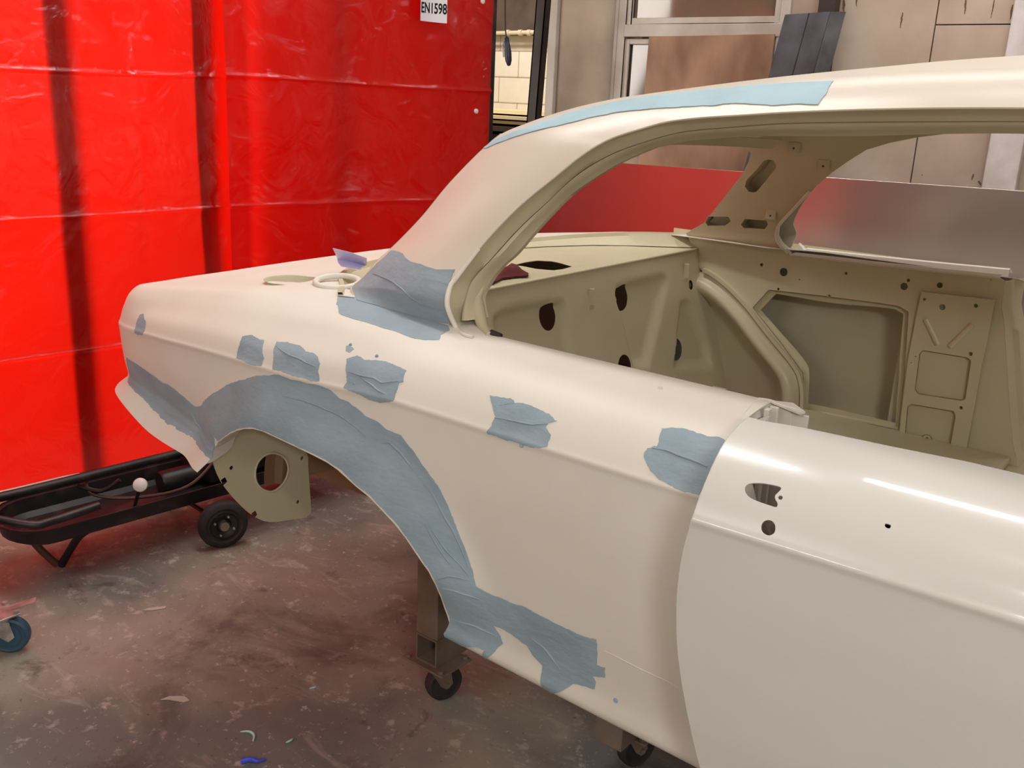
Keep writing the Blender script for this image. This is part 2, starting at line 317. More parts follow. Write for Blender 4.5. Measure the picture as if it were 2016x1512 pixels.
D_h2 = [(-0.4293, 0.5033), (-0.4291, 0.5095), (-0.4256, 0.5144), (-0.4201, 0.5159), (-0.4151, 0.5134), (-0.4121, 0.5085), (-0.4106, 0.5018), (-0.4117, 0.4966), (-0.4164, 0.4925), (-0.4225, 0.4933), (-0.4271, 0.4969)]
D_h3 = [(-0.2934, 0.5535), (-0.2923, 0.5551), (-0.2874, 0.555), (-0.2861, 0.5534), (-0.2861, 0.5504), (-0.2875, 0.5493), (-0.2917, 0.55)]
D_h4 = [(-0.4213, 0.5529), (-0.4187, 0.5528), (-0.4171, 0.5505), (-0.4176, 0.5477), (-0.4203, 0.5473), (-0.4228, 0.5494), (-0.4228, 0.5519)]
D_cyl = [(-0.4157, 0.5004)]
E1 = [(-1.1666, 1.2964, 1.1864), (-1.1601, 1.285, 1.2283), (-1.1673, 1.3, 1.2601), (-1.1618, 1.31, 1.2748), (-1.1317, 1.335, 1.3295), (-1.0675, 1.36, 1.4078), (-1.003, 1.375, 1.4648), (-0.9613, 1.385, 1.501), (-0.9343, 1.392, 1.5212), (-0.9073, 1.4, 1.5369), (-0.8576, 1.405, 1.5543), (-0.8087, 1.41, 1.5688), (-0.7496, 1.41, 1.5779), (-0.6811, 1.41, 1.5849), (-0.618, 1.41, 1.5914), (-0.5002, 1.41, 1.6007), (-0.3928, 1.41, 1.6071), (-0.2919, 1.41, 1.6113), (-0.1363, 1.41, 1.6142)]
S = [(-1.4489, 1.3233, 1.1856), (-1.5125, 1.37, 1.1952), (-1.4911, 1.385, 1.2183), (-1.4777, 1.4, 1.2445), (-1.4407, 1.43, 1.2914), (-1.396, 1.46, 1.3502), (-1.3558, 1.49, 1.4146), (-1.3152, 1.52, 1.4707), (-1.291, 1.53, 1.4962), (-1.2608, 1.54, 1.5228), (-1.1982, 1.55, 1.5495), (-1.1015, 1.56, 1.5805), (-1.0191, 1.57, 1.6003), (-0.8997, 1.57, 1.6184), (-0.7831, 1.57, 1.6327), (-0.6203, 1.57, 1.6487), (-0.4848, 1.57, 1.6598), (-0.3453, 1.57, 1.6672), (-0.1638, 1.57, 1.6754)]
E2 = [(-1.1389, 1.3, 1.1975), (-1.1537, 1.32, 1.2197), (-1.162, 1.345, 1.2563), (-1.1276, 1.37, 1.3127), (-1.0889, 1.39, 1.3652), (-1.0345, 1.405, 1.421), (-0.9836, 1.42, 1.4726), (-0.9328, 1.435, 1.5071), (-0.8778, 1.44, 1.5301), (-0.7971, 1.445, 1.5544), (-0.7132, 1.445, 1.566), (-0.6313, 1.445, 1.5756), (-0.5102, 1.445, 1.5838), (-0.3997, 1.445, 1.5899), (-0.2962, 1.445, 1.595), (-0.1365, 1.445, 1.5987)]
E3 = [(-1.0608, 1.3, 1.1862), (-1.1031, 1.33, 1.1935), (-1.1406, 1.36, 1.2143), (-1.1554, 1.375, 1.2332), (-1.148, 1.39, 1.2617), (-1.1292, 1.4, 1.2913), (-1.1051, 1.405, 1.3141), (-1.073, 1.42, 1.3592), (-1.0509, 1.43, 1.3887), (-1.0147, 1.445, 1.4316), (-0.9744, 1.455, 1.4634), (-0.9503, 1.465, 1.4818), (-0.9113, 1.47, 1.5037), (-0.8567, 1.48, 1.5276), (-0.7867, 1.48, 1.5419), (-0.6763, 1.48, 1.554), (-0.5347, 1.48, 1.5622), (-0.4032, 1.48, 1.5727), (-0.3231, 1.48, 1.5779), (-0.1369, 1.48, 1.5841)]
FAR_win = [(-0.5745, 1.5619), (-0.7178, 1.5513), (-0.786, 1.5386), (-0.8525, 1.5213), (-0.9138, 1.4992), (-0.965, 1.4647), (-1.0094, 1.4317), (-1.0463, 1.3983), (-1.0747, 1.3736), (-1.1243, 1.3188), (-1.1655, 1.2746), (-1.182, 1.2488), (-1.1864, 1.2217), (-1.1756, 1.1987), (-1.1508, 1.1779), (-1.1396, 1.1676), (-1.1303, 1.1718), (-0.9234, 1.176), (-0.7136, 1.1826), (-0.5588, 1.1889)]
FAR_out = [(-1.5009, 1.1968), (-1.4319, 1.2369), (-1.3612, 1.3155), (-1.2852, 1.4009), (-1.2586, 1.4429), (-1.25, 1.4668), (-1.2684, 1.4915), (-1.3074, 1.502), (-1.3096, 1.5573), (-0.395, 1.6013), (-0.3915, 1.5722), (-0.5745, 1.5619), (-0.7178, 1.5513), (-0.786, 1.5386), (-0.8525, 1.5213), (-0.9138, 1.4992), (-0.965, 1.4647), (-1.0094, 1.4317), (-1.0463, 1.3983), (-1.0747, 1.3736), (-1.1243, 1.3188), (-1.1655, 1.2746), (-1.182, 1.2488), (-1.1864, 1.2217), (-1.1756, 1.1987), (-1.1508, 1.1779), (-1.1396, 1.1676), (-1.1303, 1.1718), (-0.9234, 1.176), (-0.7136, 1.1826), (-0.5588, 1.1889), (-0.5471, 1.1836), (-0.5454, 1.1167), (-0.532, 1.076), (-0.503, 0.9537), (-0.4735, 0.8283), (-0.4511, 0.7448), (-0.4381, 0.7144), (-0.4104, 0.5576), (-0.825, 0.5101), (-1.036, 0.5507), (-1.0481, 0.6656), (-1.061, 0.7619), (-1.0789, 0.8103), (-1.1081, 0.8433), (-1.1588, 0.887), (-1.214, 0.9354), (-1.2645, 0.982), (-1.3297, 1.0302), (-1.383, 1.0597), (-1.4206, 1.0723), (-1.4409, 1.0908), (-1.4819, 1.1643)]
RIM_T = [(-1.036, 0.5507), (-1.0481, 0.6656), (-1.061, 0.7619), (-1.0789, 0.8103), (-1.1081, 0.8433), (-1.1588, 0.887), (-1.214, 0.9354), (-1.2645, 0.982), (-1.3297, 1.0302), (-1.383, 1.0597), (-1.4206, 1.0723)]
FAR_slot = [(-1.1733, 1.4404), (-1.1818, 1.453), (-1.1983, 1.4548), (-1.2131, 1.4485), (-1.2318, 1.427), (-1.2722, 1.3874), (-1.279, 1.3683), (-1.2679, 1.3531), (-1.2506, 1.3515), (-1.2377, 1.3583), (-1.1844, 1.4174), (-1.1729, 1.4316)]
FAR_hex = [(-1.4127, 1.2626), (-1.4259, 1.2417), (-1.4192, 1.2301), (-1.3582, 1.2373), (-1.3347, 1.2546), (-1.3397, 1.266), (-1.3445, 1.2696)]
FAR_hex2 = [(-1.2885, 1.2687), (-1.3034, 1.2489), (-1.2944, 1.2378), (-1.2248, 1.2427), (-1.211, 1.2598), (-1.2174, 1.272)]
FAR_big = [(-1.2452, 0.9934), (-1.1994, 1.0571), (-1.0288, 1.0653), (-0.8594, 1.0708), (-0.8067, 1.0706), (-0.7791, 1.0595), (-0.7609, 0.8617), (-0.7538, 0.7134), (-1.0384, 0.7037), (-1.0494, 0.789), (-1.0592, 0.8217), (-1.0876, 0.8508), (-1.1395, 0.8997), (-1.1973, 0.9514)]
PIL_out = [(-0.7495, 1.1236), (-0.69, 1.1265), (-0.5602, 1.1316), (-0.561, 1.1027), (-0.5606, 1.0216), (-0.5629, 0.9429), (-0.5617, 0.8186), (-0.5615, 0.6721), (-0.7416, 0.661), (-0.7488, 0.7642), (-0.7551, 0.9301), (-0.7523, 1.0613)]
PIL_r1 = [(-0.7194, 0.9611), (-0.6024, 0.9633), (-0.5921, 0.9566), (-0.589, 0.8482), (-0.598, 0.8424), (-0.712, 0.8357), (-0.7223, 0.8455), (-0.7259, 0.9495)]
PIL_r2 = [(-0.726, 0.8002), (-0.6127, 0.8063), (-0.6054, 0.7944), (-0.6051, 0.6975), (-0.6124, 0.6909), (-0.6514, 0.6889), (-0.6568, 0.7166), (-0.6628, 0.7221), (-0.6697, 0.7227), (-0.6777, 0.7192), (-0.6818, 0.7125), (-0.6824, 0.6887), (-0.7218, 0.6902), (-0.7279, 0.7006), (-0.7342, 0.7912)]
FAR_dots = [(-1.2329, 1.131, 0.0051), (-1.1594, 1.1189, 0.0128), (-1.1695, 1.0646, 0.0041), (-1.106, 1.1039, 0.0021), (-0.9695, 1.1426, 0.0046), (-0.8016, 1.1294, 0.0103), (-0.7922, 1.1485, 0.0046), (-0.7078, 1.1473, 0.0082), (-0.5819, 1.1813, 0.0026), (-1.0094, 1.0694, 0.0041), (-1.2238, 1.5037, 0.0031), (-1.3035, 1.361, 0.0031), (-1.3896, 1.2775, 0.0026)]
PIL_dots = [(-0.7381, 1.1044, 0.0044), (-0.6883, 1.0907, 0.0083), (-0.6044, 1.1082, 0.0054), (-0.5955, 0.9757, 0.0054), (-0.5946, 0.8211, 0.0049), (-0.593, 0.6924, 0.0044), (-0.7361, 0.9403, 0.002), (-0.7448, 0.9198, 0.002), (-0.6678, 0.7105, 0.0049)]
REC_dots = [(-0.6518, 0.8994, 0.0099), (-0.7055, 0.7515, 0.0114), (-0.7225, 0.9391, 0.0047), (-0.6151, 0.9389, 0.0047), (-0.6118, 0.8651, 0.0047), (-0.7181, 0.8578, 0.0036)]
PIL_ribs = [[(-0.7253, 1.0505), (-0.6814, 0.9853)], [(-0.6506, 0.986), (-0.604, 1.0567)]]
TABS = [(-1.1141, 1.4943), (-1.0308, 1.4513), (-1.1986, 1.2922)]
B_c = [(1.9978, 1.0494), (2.3506, 1.0536), (2.6241, 0.8584), (2.7305, 1.0461), (2.2948, 0.8693)]
B_r = [[(1.7973, 1.097), (1.8874, 1.0976), (1.9819, 1.0946), (2.0404, 1.0889), (2.0546, 1.0773), (2.0695, 0.9845), (2.0815, 0.8624), (1.8709, 0.9038), (1.7839, 0.994), (1.7538, 1.0602), (1.7597, 1.0844)], [(2.2962, 1.0912), (2.3456, 1.0979), (2.4708, 1.0987), (2.5592, 1.0999), (2.593, 1.0895), (2.5901, 1.0604), (2.5138, 0.9581), (2.4218, 0.8398), (2.341, 0.8547), (2.3201, 0.9656), (2.2967, 1.0618)], [(2.6495, 1.0004), (2.6851, 1.0074), (2.7206, 0.9934), (2.7559, 0.9365), (2.797, 0.8581), (2.8152, 0.7673), (2.5589, 0.8145), (2.6042, 0.8987), (2.6351, 0.9632)]]
B_hook = [(2.1725, 1.0818), (2.7026, 1.0935)]
FOOT = [(-1.1513, 0.6894), (-1.1144, 0.6673), (-1.0901, 0.6644), (-1.0625, 0.6659)]
PAPER = [[(-1.6968, 1.48, 1.2407), (-1.6333, 1.48, 1.2386), (-1.5834, 1.48, 1.2327)], [(-1.7383, 1.53, 1.2028), (-1.6817, 1.53, 1.201), (-1.6369, 1.53, 1.1978)], [(-1.7011, 1.5, 1.1847), (-1.6558, 1.5, 1.1806), (-1.6217, 1.5, 1.1786)], [(-1.6567, 1.47, 1.1898), (-1.6193, 1.47, 1.1848), (-1.5926, 1.47, 1.1819)]]
SH_vent = [(-1.6215, 2.0601), (-1.6235, 2.1131), (-1.6149, 2.1573), (-1.5832, 2.1787), (-1.5104, 2.1822), (-1.5032, 2.1259), (-1.5076, 2.0902), (-1.5499, 2.0652)]
SH_rag = [(-1.4793, 1.7819), (-1.5238, 1.8524), (-1.5748, 1.9414), (-1.6061, 2.0113), (-1.5761, 2.0128), (-1.5348, 1.9929), (-1.4993, 1.9679), (-1.4793, 1.9421), (-1.4944, 1.9163), (-1.5015, 1.8643), (-1.4774, 1.7996)]
SH_oval = [(-1.6471, 2.3794), (-1.6187, 2.5259), (-1.5149, 2.57), (-1.5054, 2.502), (-1.5255, 2.3837), (-1.597, 2.3008)]
CAP = [(-1.7492, 1.3317), (-1.7635, 1.371), (-1.7615, 1.413), (-1.7449, 1.4439), (-1.7105, 1.4375)]
PLATE = [(1.1508, 0.8083), (1.1655, 0.7597), (1.1881, 0.7206), (1.2186, 0.6782), (1.2468, 0.6456), (1.2761, 0.6206), (1.3065, 0.6053), (1.358, 0.5951), (1.4241, 0.5821), (1.423, 0.6274), (1.4175, 0.6998), (1.4175, 0.7555), (1.3838, 0.7918), (1.3337, 0.8313), (1.2416, 0.867), (1.171, 0.8656), (1.1525, 0.8392)]
PLATE_h = [(1.2602, 0.7452), (1.2647, 0.7637), (1.2784, 0.778), (1.2975, 0.7828), (1.3184, 0.7795), (1.3394, 0.7671), (1.3526, 0.7492), (1.3571, 0.7275), (1.3493, 0.7058), (1.333, 0.6901), (1.3093, 0.6836), (1.2902, 0.6911), (1.2718, 0.7068), (1.262, 0.7247)]
PLATE_d = [(1.1796, 0.7482), (1.2571, 0.6422), (1.1997, 0.7749), (1.3987, 0.7433), (1.3836, 0.6344)]
R_top = [(7.9348, 1.0086), (8.5925, 0.9436), (9.029, 0.7939), (9.6521, 0.7524), (10.2255, 0.7442), (10.7431, 0.7048), (11.4447, 0.6656), (12.2913, 0.6659), (13.2352, 0.6741), (13.7838, 0.6476), (14.2296, 0.6665), (14.5454, 0.6331), (14.8024, 0.6246), (14.9639, 0.6051), (14.8764, 0.4506), (14.7724, 0.3119), (14.653, 0.18), (14.5629, 0.098), (14.2771, 0.1178), (13.9763, 0.12), (13.6252, 0.1718), (13.2057, 0.2126), (12.739, 0.2059), (12.0033, 0.2327), (11.1933, 0.2939), (10.3733, 0.399), (9.6361, 0.4532), (9.2863, 0.4989), (8.7484, 0.633), (8.2926, 0.7733), (8.0543, 0.8814), (7.8228, 0.9503)]
R_base = [(3.6957, 0.9461), (3.5992, 0.7851), (3.5278, 0.6897), (3.3777, 0.6097), (3.2209, 0.4875), (3.1942, 0.3883), (3.144, 0.3202), (3.1182, 0.2057), (3.2182, 0.1302), (3.3001, 0.0569), (2.8419, 0.034), (1.755, 0.0116), (0.9641, 0.0041), (0.3287, 0.0), (0.0498, 0.0), (0.0, 0.0997), (0.0, 0.3094), (0.0, 0.5327), (0.0, 0.8017), (0.0, 0.975), (0.1141, 0.9813), (0.6039, 0.9664), (1.1906, 0.982), (2.191, 0.982), (3.3178, 0.9361)]
W = {'trim': [(-3.73, 2.157), (-3.681, 2.155), (-3.659, 1.511), (-3.72, 1.493)], 'frameL': [(-3.241, 2.146), (-3.138, 2.144), (-3.131, 1.619)], 'rail': [(-3.211, 1.934), (-2.705, 1.948), (-2.264, 1.957), (-3.126, 2.011), (-2.713, 2.018), (-2.271, 2.032)], 'upglass': [(-3.128, 2.143), (-2.272, 2.125), (-2.271, 2.032), (-3.126, 2.011)], 'lowglass': [(-3.162, 1.879), (-3.006, 1.88), (-2.994, 1.618)], 'frR': [(-2.272, 2.125), (-2.198, 2.123), (-2.264, 1.957)], 'board': [(-3.009, 1.945), (-2.264, 1.957), (-2.275, 1.713), (-2.991, 1.624)], 'seam': [(-1.482, 2.108), (-1.479, 1.796), (-1.481, 1.487), (-1.487, 1.278)], 'hseam': [(-1.474, 1.996), (-1.139, 2.002)], 'col': [(-1.142, 2.1), (-1.14, 1.816), (-1.14, 1.516), (-1.142, 1.284), (-1.002, 1.296), (-1.027, 1.522)], 'midtrim': [(-3.258, 2.146), (-3.236, 1.616)]}
RIDGES = {'F_arch': [[(-1.4348, 0.4393), (-1.3877, 0.4407), (-1.3267, 0.4383), (-1.2747, 0.4295), (-1.2376, 0.419), (-1.2049, 0.4047)], [(-1.065, 0.3532), (-1.0439, 0.3383), (-1.0217, 0.3107), (-0.9958, 0.2839), (-0.975, 0.2554), (-0.9596, 0.2247)], [(-1.0477, 0.291), (-1.0253, 0.2665), (-1.0012, 0.2457), (-0.9791, 0.2312), (-0.9563, 0.2096)], [(-1.0503, 0.2854), (-1.0316, 0.2616), (-1.0107, 0.2402), (-0.986, 0.2184)], [(-1.0194, 0.1918), (-0.9967, 0.2031), (-0.9761, 0.2049), (-0.9592, 0.2042)], [(-1.0107, 0.1774), (-0.9762, 0.1811), (-0.9492, 0.1785), (-0.9305, 0.177)], [(-1.013, 0.1182), (-0.9857, 0.122), (-0.9518, 0.1261), (-0.9082, 0.1255)], [(-0.8315, 0.1497), (-0.8088, 0.1434), (-0.7902, 0.133), (-0.7751, 0.1229)], [(-1.1658, 0.4005), (-1.1474, 0.4044), (-1.1203, 0.3944), (-1.0889, 0.3702)]], 'F_tail': [[(-1.8382, 0.2857), (-1.8328, 0.2255), (-1.7889, 0.1842), (-1.7374, 0.1619)]], 'F_b': [[(-1.4979, 0.5381), (-1.4549, 0.5269), (-1.4018, 0.5214), (-1.3624, 0.5136)]], 'F_c': [[(-1.2723, 0.5207), (-1.2387, 0.5179), (-1.2043, 0.5187), (-1.1816, 0.5144), (-1.1459, 0.523)], [(-1.2365, 0.5137), (-1.2037, 0.5034), (-1.1639, 0.4908)]], 'F_d': [[(-0.9215, 0.5096), (-0.8868, 0.5139), (-0.8477, 0.5176), (-0.8223, 0.5274)]], 'F_e': [[(-0.6406, 0.5383), (-0.621, 0.539), (-0.5912, 0.5378), (-0.5511, 0.5351)]], 'F_base': []}
RR_RIDGES = [[(2.1962, 0.8727), (1.7816, 0.6479), (1.4811, 0.4874), (1.0812, 0.3766), (0.8179, 0.3034), (0.6243, 0.2156), (0.5899, 0.1106), (0.6499, 0.0519)]]
PILF = [(-0.5471, 1.1836), (-0.5454, 1.1167), (-0.532, 1.076), (-0.503, 0.9537), (-0.4735, 0.8283), (-0.4511, 0.7448), (-0.4381, 0.7144), (-0.4104, 0.5576)]
SEAM = [[(-0.688, 0.1811), (-0.646, 0.1816), (-0.5965, 0.1802), (-0.5488, 0.1781)]]
SPK = [(-1.3166, 0.5735), (-1.2467, 0.4952), (-1.2313, 0.5614), (-0.8566, 0.4738), (-0.6674, 0.1165), (-0.7637, 0.03), (-0.9345, 0.0318), (-0.6953, 0.6461)]
# ---------------------------------------------------------------- materials
def floor_mat():
    m=mat('stained_concrete',srgb(156,148,134),.62,c2=srgb(114,113,108),nscale=1.5,bump=.3,bscale=26,mixlo=.42,mixhi=.58,detail=12); nt=m.node_tree; N=nt.nodes; Lk=nt.links; b=N['Principled BSDF']
    src=b.inputs['Base Color'].links[0].from_socket; tc=[n for n in N if n.type=='TEX_COORD'][0].outputs['Object']
    def layer(src,scale,lo,hi,col,fac,det=8,dist=0.,st=None):
        n=N.new('ShaderNodeTexNoise'); n.inputs['Scale'].default_value=scale; n.inputs['Detail'].default_value=det; n.inputs['Distortion'].default_value=dist; n.inputs['Roughness'].default_value=.65
        v=tc
        if st: mp=N.new('ShaderNodeMapping'); mp.inputs['Scale'].default_value=st; mp.inputs['Rotation'].default_value=(0,0,.5); Lk.new(v,mp.inputs[0]); v=mp.outputs[0]
        Lk.new(v,n.inputs[0]); r=N.new('ShaderNodeMapRange'); r.inputs[1].default_value=lo; r.inputs[2].default_value=hi; r.inputs[4].default_value=fac; Lk.new(n.outputs[0],r.inputs[0])
        x=N.new('ShaderNodeMix'); x.data_type='RGBA'; x.inputs[7].default_value=col; Lk.new(r.outputs[0],x.inputs[0]); Lk.new(src,x.inputs[6]); return x.outputs[2]
    src=layer(src,.9,.5,.62,srgb(138,104,82),.35)          # rust red stains
    src=layer(src,3.2,.56,.68,srgb(180,170,156),.6,12,1.5,(1,2.6,1))  # scraped pale streaks
    src=layer(src,14,.58,.66,srgb(198,186,172),.6,8)
    src=layer(src,38,.62,.68,srgb(206,194,182),.6,4)
    src=layer(src,2.1,.52,.66,srgb(74,64,60),.65,11,.8)
    src=layer(src,7,.60,.70,srgb(66,54,50),.6,8,.6)       # oily patches
    src=layer(src,60,.64,.72,srgb(60,48,42),.6,3)
    Lk.new(src,b.inputs['Base Color']); return m
M_primer=mat('matt_cream_primer',srgb(227,221,209),.5,c2=srgb(220,213,201),nscale=3,bump=.04,bscale=400,spec=.45)
M_gloss=mat('gloss_cream_paint',srgb(216,214,207),.22,c2=srgb(212,210,203),nscale=2,bump=.015,bscale=160,coat=.75,spec=.5)
M_roof=mat('satin_cream_paint',srgb(222,214,198),.33,c2=srgb(219,210,194),nscale=3,bump=.02,bscale=250,spec=.5)
M_inner=mat('satin_olive_cream_paint',srgb(203,193,163),.36,c2=srgb(195,185,154),nscale=4,bump=.03,bscale=120)
M_fill=mat('grey_blue_body_filler',srgb(150,168,178),.62,c2=srgb(138,156,166),nscale=9,bump=.6,bscale=42,stretch=(1,1,1.8),bdist=.003)
M_fillpale=mat('pale_blue_body_filler',srgb(170,202,212),.6,c2=srgb(158,190,201),nscale=9,bump=.4,bscale=38,bdist=.003)
M_floor=floor_mat()
M_under=mat('shaded_underbody_paint',srgb(140,112,84),.6)  # darker brown puts the shade under the body into the paint
M_dark=mat('dark_metal_and_shade',srgb(60,48,38),.6)  # dark metal; also stands for shade inside the door and glass slot
M_black=mat('black_worn_steel',srgb(26,23,24),.45,c2=srgb(60,48,42),nscale=14,mixlo=.52,mixhi=.75,detail=8)
M_rubber=mat('black_rubber',srgb(30,27,26),.75,c2=srgb(52,44,40),nscale=20)
M_steel=mat('bare_steel_tube',srgb(142,130,118),.45,.3,c2=srgb(122,102,86),nscale=7,detail=7)
M_zinc=mat('zinc_plated_steel',srgb(196,194,192),.35,.45,c2=srgb(150,146,140),nscale=30)
M_sheet=mat('filmed_aluminium_sheet',srgb(182,174,168),.27,.95,c2=srgb(172,166,160),nscale=1.2,stretch=(3,3,.3))
M_board=mat('dusty_beige_board',srgb(196,178,160),.8,c2=srgb(158,138,120),nscale=1.8,detail=11,mixlo=.38,mixhi=.68)
M_chip=mat('brown_chipboard',srgb(178,142,114),.8,c2=srgb(140,106,84),nscale=5,detail=11,stretch=(1,1,.5),mixlo=.38,mixhi=.66,bump=.2,bscale=120)
M_upvc=mat('off_white_frame_plastic',srgb(206,196,184),.4,c2=srgb(184,172,158),nscale=5,detail=6)
M_white=mat('white_painted_post',srgb(224,218,216),.5,c2=srgb(196,186,178),nscale=7,detail=7)
M_block=mat('cream_painted_blockwork',srgb(238,224,204),.8)
M_slate=mat('blue_grey_steel',srgb(98,100,108),.42,.3,c2=srgb(66,64,68),nscale=5,detail=8)
M_red=mat('red_cabinet_paint',srgb(214,44,20),.3,coat=.4)
M_bluetyre=mat('blue_grey_tyre',srgb(52,84,106),.5)
M_paper=mat('lilac_paper',srgb(216,214,246),.6)
M_rag=mat('maroon_cloth',srgb(92,22,22),.9,bump=.5,bscale=90)
M_card=mat('white_card',srgb(236,234,240),.5)
M_ink=mat('black_ink',srgb(18,18,20),.6)
M_ceil=mat('pale_painted_ceiling',srgb(214,206,194),.9)
M_pale=mat('pale_painted_wall',srgb(218,212,202),.8)
M_glass=mat('ceiling_tinted_glass',srgb(122,102,86),.08,coat=.3,spec=.8)  # brown of the mirrored ceiling is put into the pane colour
M_tube=emit('lit_tube',(1,.93,.84,1),14)
def curtain_mat(name,col,tr,scale=1.):
    m=bpy.data.materials.new(name); m.use_nodes=True; nt=m.node_tree; N=nt.nodes; Lk=nt.links; N.clear()
    out=N.new('ShaderNodeOutputMaterial'); tc=N.new('ShaderNodeTexCoord')
    d=N.new('ShaderNodeBsdfDiffuse'); d.inputs[0].default_value=col
    t=N.new('ShaderNodeBsdfTranslucent'); t.inputs[0].default_value=tr
    g=N.new('ShaderNodeBsdfGlossy'); g.inputs[0].default_value=(1,1,1,1); g.inputs['Roughness'].default_value=.055
    n=N.new('ShaderNodeTexNoise'); n.inputs['Scale'].default_value=6.5; n.inputs['Detail'].default_value=8; n.inputs['Distortion'].default_value=1.2
    Lk.new(tc.outputs['Object'],n.inputs[0])
    v=N.new('ShaderNodeTexVoronoi'); v.inputs['Scale'].default_value=4.2; v.feature='SMOOTH_F1'; Lk.new(tc.outputs['Object'],v.inputs[0])
    ad=N.new('ShaderNodeMath'); ad.operation='ADD'; Lk.new(n.outputs[0],ad.inputs[0]); Lk.new(v.outputs[0],ad.inputs[1])
    b=N.new('ShaderNodeBump'); b.inputs['Strength'].default_value=.7; b.inputs['Distance'].default_value=.026; Lk.new(ad.outputs[0],b.inputs['Height'])
    Lk.new(b.outputs[0],g.inputs['Normal'])
    a=N.new('ShaderNodeMixShader'); a.inputs[0].default_value=.62; Lk.new(d.outputs[0],a.inputs[1]); Lk.new(t.outputs[0],a.inputs[2])
    fr=N.new('ShaderNodeFresnel'); fr.inputs[0].default_value=1.5; Lk.new(b.outputs[0],fr.inputs['Normal'])
    c=N.new('ShaderNodeMixShader'); Lk.new(fr.outputs[0],c.inputs[0]); Lk.new(a.outputs[0],c.inputs[1]); Lk.new(g.outputs[0],c.inputs[2])
    Lk.new(c.outputs[0],out.inputs[0]); return m
M_curt=curtain_mat('red_welding_curtain_plastic',(.60,.006,.003,1),(.95,.012,.004,1))
# ---------------------------------------------------------------- room shell
def slab(name,a,b,m): return struct(MB().box(a,b).build(name,m,smooth=0))
slab('floor',(-9,-3.5,-.1),(4,9,0),M_floor)
slab('ceiling',(-9,-3.5,3.7),(4,9,3.8),M_ceil)
slab('wall_front',(3.9,-3.5,0),(4,9,3.7),M_pale)
slab('wall_near',(-9,-3.6,0),(4,-3.5,3.7),M_pale)
slab('wall_left',(-9.1,-3.5,0),(-9,9,3.7),M_board)
W=5.0
# boarded wall behind the car, panels with narrow joints and one window
wall=MB()
wall.box((-3.66,W,0),(-3.25,W+.1,3.7)); wall.box((-3.24,W+.02,0),(_PS[-1],W+.1,3.7))
wall.box((-3.25,W,0),(-2.2,W+.1,1.3)); wall.box((-3.25,W,2.9),(-2.2,W+.1,3.7))
wall.box((-2.2,W,0),(-1.484,W+.1,3.7))
wall.box((-1.478,W,0),(-1.144,W+.1,1.996)); wall.box((-1.478,W,2.001),(-1.144,W+.1,3.7))
wall.box((-1.0,W,0),(3.9,W+.1,3.7))
wall.box((-3.7,W+.06,0),(3.9,W+.12,1.3)); wall.box((-2.2,W+.06,1.3),(3.9,W+.12,3.7))
wb=struct(wall.build('wall_back',M_board,smooth=0,bevel=.002))
struct(MB().box((-3.725,W-.03,0),(-3.665,W+.12,3.7)).build('trim_1',M_upvc,smooth=0,bevel=.004))
struct(MB().box((-3.262,W-.015,0),(-3.238,W+.1,3.7)).build('trim_2',M_upvc,smooth=0,bevel=.003))
struct(MB().box((-1.144,W-.05,0),(-1.0,W+.1,3.7)).build('trim_3',M_white,smooth=0,bevel=.006))
# dirt runs on the boards
scuff=MB()
for x,z,w,h in ((-1.93,2.09,.02,.07),(-1.87,2.11,.012,.05),(-1.64,2.02,.012,.07),(-1.36,2.08,.012,.07),(-1.24,2.07,.008,.09),(-1.16,2.05,.012,.06),(-1.20,1.32,.012,.03),(-1.165,1.295,.018,.02),(-1.43,1.31,.006,.008)):
    jx=random.uniform(-w,w)*.8; P=[(x+jx*(k/6-.5)+random.uniform(-w,w)*.12,W-.0015,z+h*(k/6-.5)) for k in range(7)]
    for k in range(6):
        a,b=P[k],P[k+1]; t=w*.35*(1-abs(k-3)/5)
        scuff.add([(a[0]-t,a[1],a[2]),(a[0]+t,a[1],a[2]),(b[0]+t,b[1],b[2]),(b[0]-t,b[1],b[2])],[(0,1,2,3)])
o=scuff.build('scuff_marks',mat('brown_scuff',srgb(108,84,66),.9),wb)
# window
wf=MB(); fz=.05
def fr(x0,x1,z0,z1,t,y0,y1):
    wf.box((x0,y0,z0),(x0+t,y1,z1)); wf.box((x1-t,y0,z0),(x1,y1,z1)); wf.box((x0+t,y0,z0),(x1-t,y1,z0+t)); wf.box((x0+t,y0,z1-t),(x1-t,y1,z1))
fr(-3.235,-2.2,1.3,2.9,.055,W-.02,W+.05)
wf.box((-3.19,W-.025,1.945),(-2.24,W+.05,2.012))
fr(-3.185,-2.245,1.35,1.935,.03,W-.01,W+.03)
fr(-3.185,-2.245,2.012,2.85,.035,W-.015,W+.03)
win=struct(wf.build('window_1',M_upvc,smooth=0,bevel=.004))
MB().box((-3.155,W+.012,1.37),(-2.27,W+.02,1.91)).build('lower_pane',M_glass,win,smooth=0)
MB().box((-3.15,W+.012,2.04),(-2.28,W+.02,2.83)).build('upper_pane',M_glass,win,smooth=0)
gk=MB()
for z0,z1 in ((1.365,1.91),(2.045,2.82)):
    gk.box((-3.158,W+.004,z0),(-3.148,W+.014,z1)); gk.box((-3.158,W+.004,z1-.006),(-2.27,W+.014,z1))
gk.build('rubber_gasket',M_rubber,win,smooth=0)
